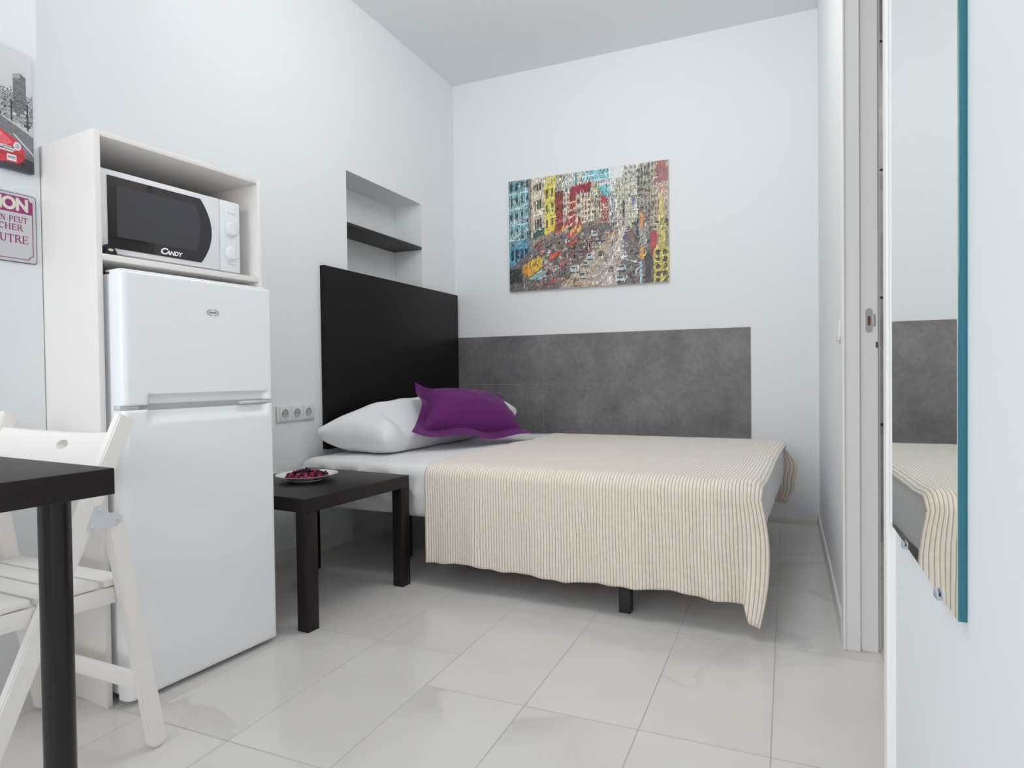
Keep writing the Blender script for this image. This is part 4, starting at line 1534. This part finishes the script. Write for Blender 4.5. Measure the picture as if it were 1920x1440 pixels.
# ------------------------------------------------------------------ pillows
def pillow_mesh(A, B, C, D, thick, flange=0.0, nu=70, nv=54, seed=1, wr=0.004, bulge_up=0.65, nrm=None, sag=None, pw=0.55):
    """A,B,C,D corners; u from A->B side to D->C; closed cushion with flange"""
    A, B, C, D = map(Vector, (A, B, C, D))
    N = ((B - A).cross(D - A) + (B - C).cross(D - C) * -1).normalized()
    if nrm is not None and N.dot(Vector(nrm)) < 0: N = -N
    r = random.Random(seed)
    p = [r.uniform(0, 6.28) for _ in range(12)]
    mb = MB(); bm = mb.bm
    def height(u, v):
        lu = (B - A).length; lv = (D - A).length
        du = min(u, 1 - u) * lu - flange
        dv = min(v, 1 - v) * lv - flange
        if du <= 0 or dv <= 0: return 0.0
        hu = du / (lu / 2 - flange); hv = dv / (lv / 2 - flange)
        f_ = (1 - (1 - hu) ** 2.6) ** pw * (1 - (1 - hv) ** 2.6) ** pw
        return f_
    def wr_(u, v, k):
        return (math.sin(9 * u + 5 * v + p[k]) * math.sin(7 * v - 3 * u + p[k + 1]) + 0.6 * math.sin(19 * u - 13 * v + p[k + 2]) * math.sin(11 * v + p[k + 3])
                + 0.35 * math.sin(37 * u + 9 * v + p[k + 4]))
    S = []
    for side in (1, -1):
        grid_ = []
        for i in range(nu + 1):
            row = []
            for j in range(nv + 1):
                u, v = i / nu, j / nv
                # pull sides in between corners
                uu = u + 0.035 * math.sin(PI * v) * (0.5 - u) * 2 * (1 if flange == 0 else 1.5)
                vv_ = v + 0.05 * math.sin(PI * u) * (0.5 - v) * 2 * (1 if flange == 0 else 1.3)
                P = (A * (1 - uu) + B * uu) * (1 - vv_) + (D * (1 - uu) + C * uu) * vv_
                h = height(u, v)
                th = thick * (bulge_up if side > 0 else (1 - bulge_up))
                off = side * (h * th + (0.0012 if (0 < i < nu and 0 < j < nv) else 0))
                off += h * wr * wr_(u, v, 0 if side > 0 else 5) * (side)
                e = 1 - min(1, h * 3)
                off += e * ((0.015 if flange else 0.004) * (math.sin(11 * u + p[9]) + math.sin(13 * v + p[10])))
                Q = P + N * off
                if sag: Q = sag(Q, u, v)
                row.append(Q)
            grid_.append(row)
        S.append(grid_)
    VT = [[bm.verts.new(S[0][i][j]) for j in range(nv + 1)] for i in range(nu + 1)]
    VB = [[VT[i][j] if i in (0, nu) or j in (0, nv) else bm.verts.new(S[1][i][j]) for j in range(nv + 1)] for i in range(nu + 1)]
    for i in range(nu):
        for j in range(nv):
            bm.faces.new((VT[i][j], VT[i + 1][j], VT[i + 1][j + 1], VT[i][j + 1]))
            bm.faces.new((VB[i][j], VB[i][j + 1], VB[i + 1][j + 1], VB[i + 1][j]))
    bmesh.ops.recalc_face_normals(bm, faces=bm.faces)
    return mb


BT = MZT + 0.006


CUSH = [Vector(p_) for p_ in ((-1.800, 2.800, 0.818), (-1.650, 2.520, 0.578), (-1.300, 3.260, 0.512), (-1.560, 3.380, 0.726))]
CUSH_C = sum(CUSH, Vector()) / 4
CUSH_N = (CUSH[1] - CUSH[3]).cross(CUSH[2] - CUSH[0]).normalized()
if CUSH_N.dot(Vector((1, -1, 0.8))) < 0: CUSH_N = -CUSH_N


def sag_white(Q, u, v):
    Q = Q.copy()
    # the leaning cushion dents the pillow behind it
    d_ = (Q - CUSH_C).dot(CUSH_N) + 0.082
    ss = lambda a, b, x: (lambda t_: t_ * t_ * (3 - 2 * t_))(max(0, min(1, (x - a) / (b - a))))
    fade = ss(2.46, 2.60, Q.y) * (1 - ss(3.36, 3.50, Q.y))
    if d_ > 0 and fade > 0:
        Q -= CUSH_N * d_ * fade
    Q.z = max(Q.z, BT + 0.002)
    if Q.x < XL + 0.035: Q.x = XL + 0.035
    return Q


# long white pillow across the head of the bed
pm = pillow_mesh((-2.045, 2.315, 0.590), (-1.985, 3.640, 0.640), (-1.572, 3.640, 0.622), (-1.705, 2.385, 0.548), 0.275, 0.0, 80, 50, 3, 0.008, 0.52, (0, 0, 1), sag_white, 0.38)
po_ = pm.build('white_pillow', M_pillow, None, angle=80)
tag(po_, 'long plump white pillow lying across the head of the bed', 'pillow')


def sag_purple(Q, u, v):
    Q = Q.copy()
    e = max(0, u - 0.80) / 0.20
    Q.y -= 0.035 * e * math.sin(PI * v)
    Q.x += 0.015 * e * math.sin(PI * v)
    Q.z -= 0.030 * e * math.sin(PI * v)
    Q.z = max(Q.z, BT + 0.004 + 0.004 * math.sin(9 * v))
    return Q


pm = pillow_mesh((-1.800, 2.800, 0.818), (-1.650, 2.520, 0.578), (-1.300, 3.260, 0.512), (-1.560, 3.380, 0.726), 0.172, 0.050, 90, 90, 8, 0.003, 0.66, (1, -1, 0.8), sag_purple, 0.5)
tag(pm.build('purple_cushion', M_purple, None, angle=80), 'deep purple flanged cushion leaning on the white pillow', 'cushion')
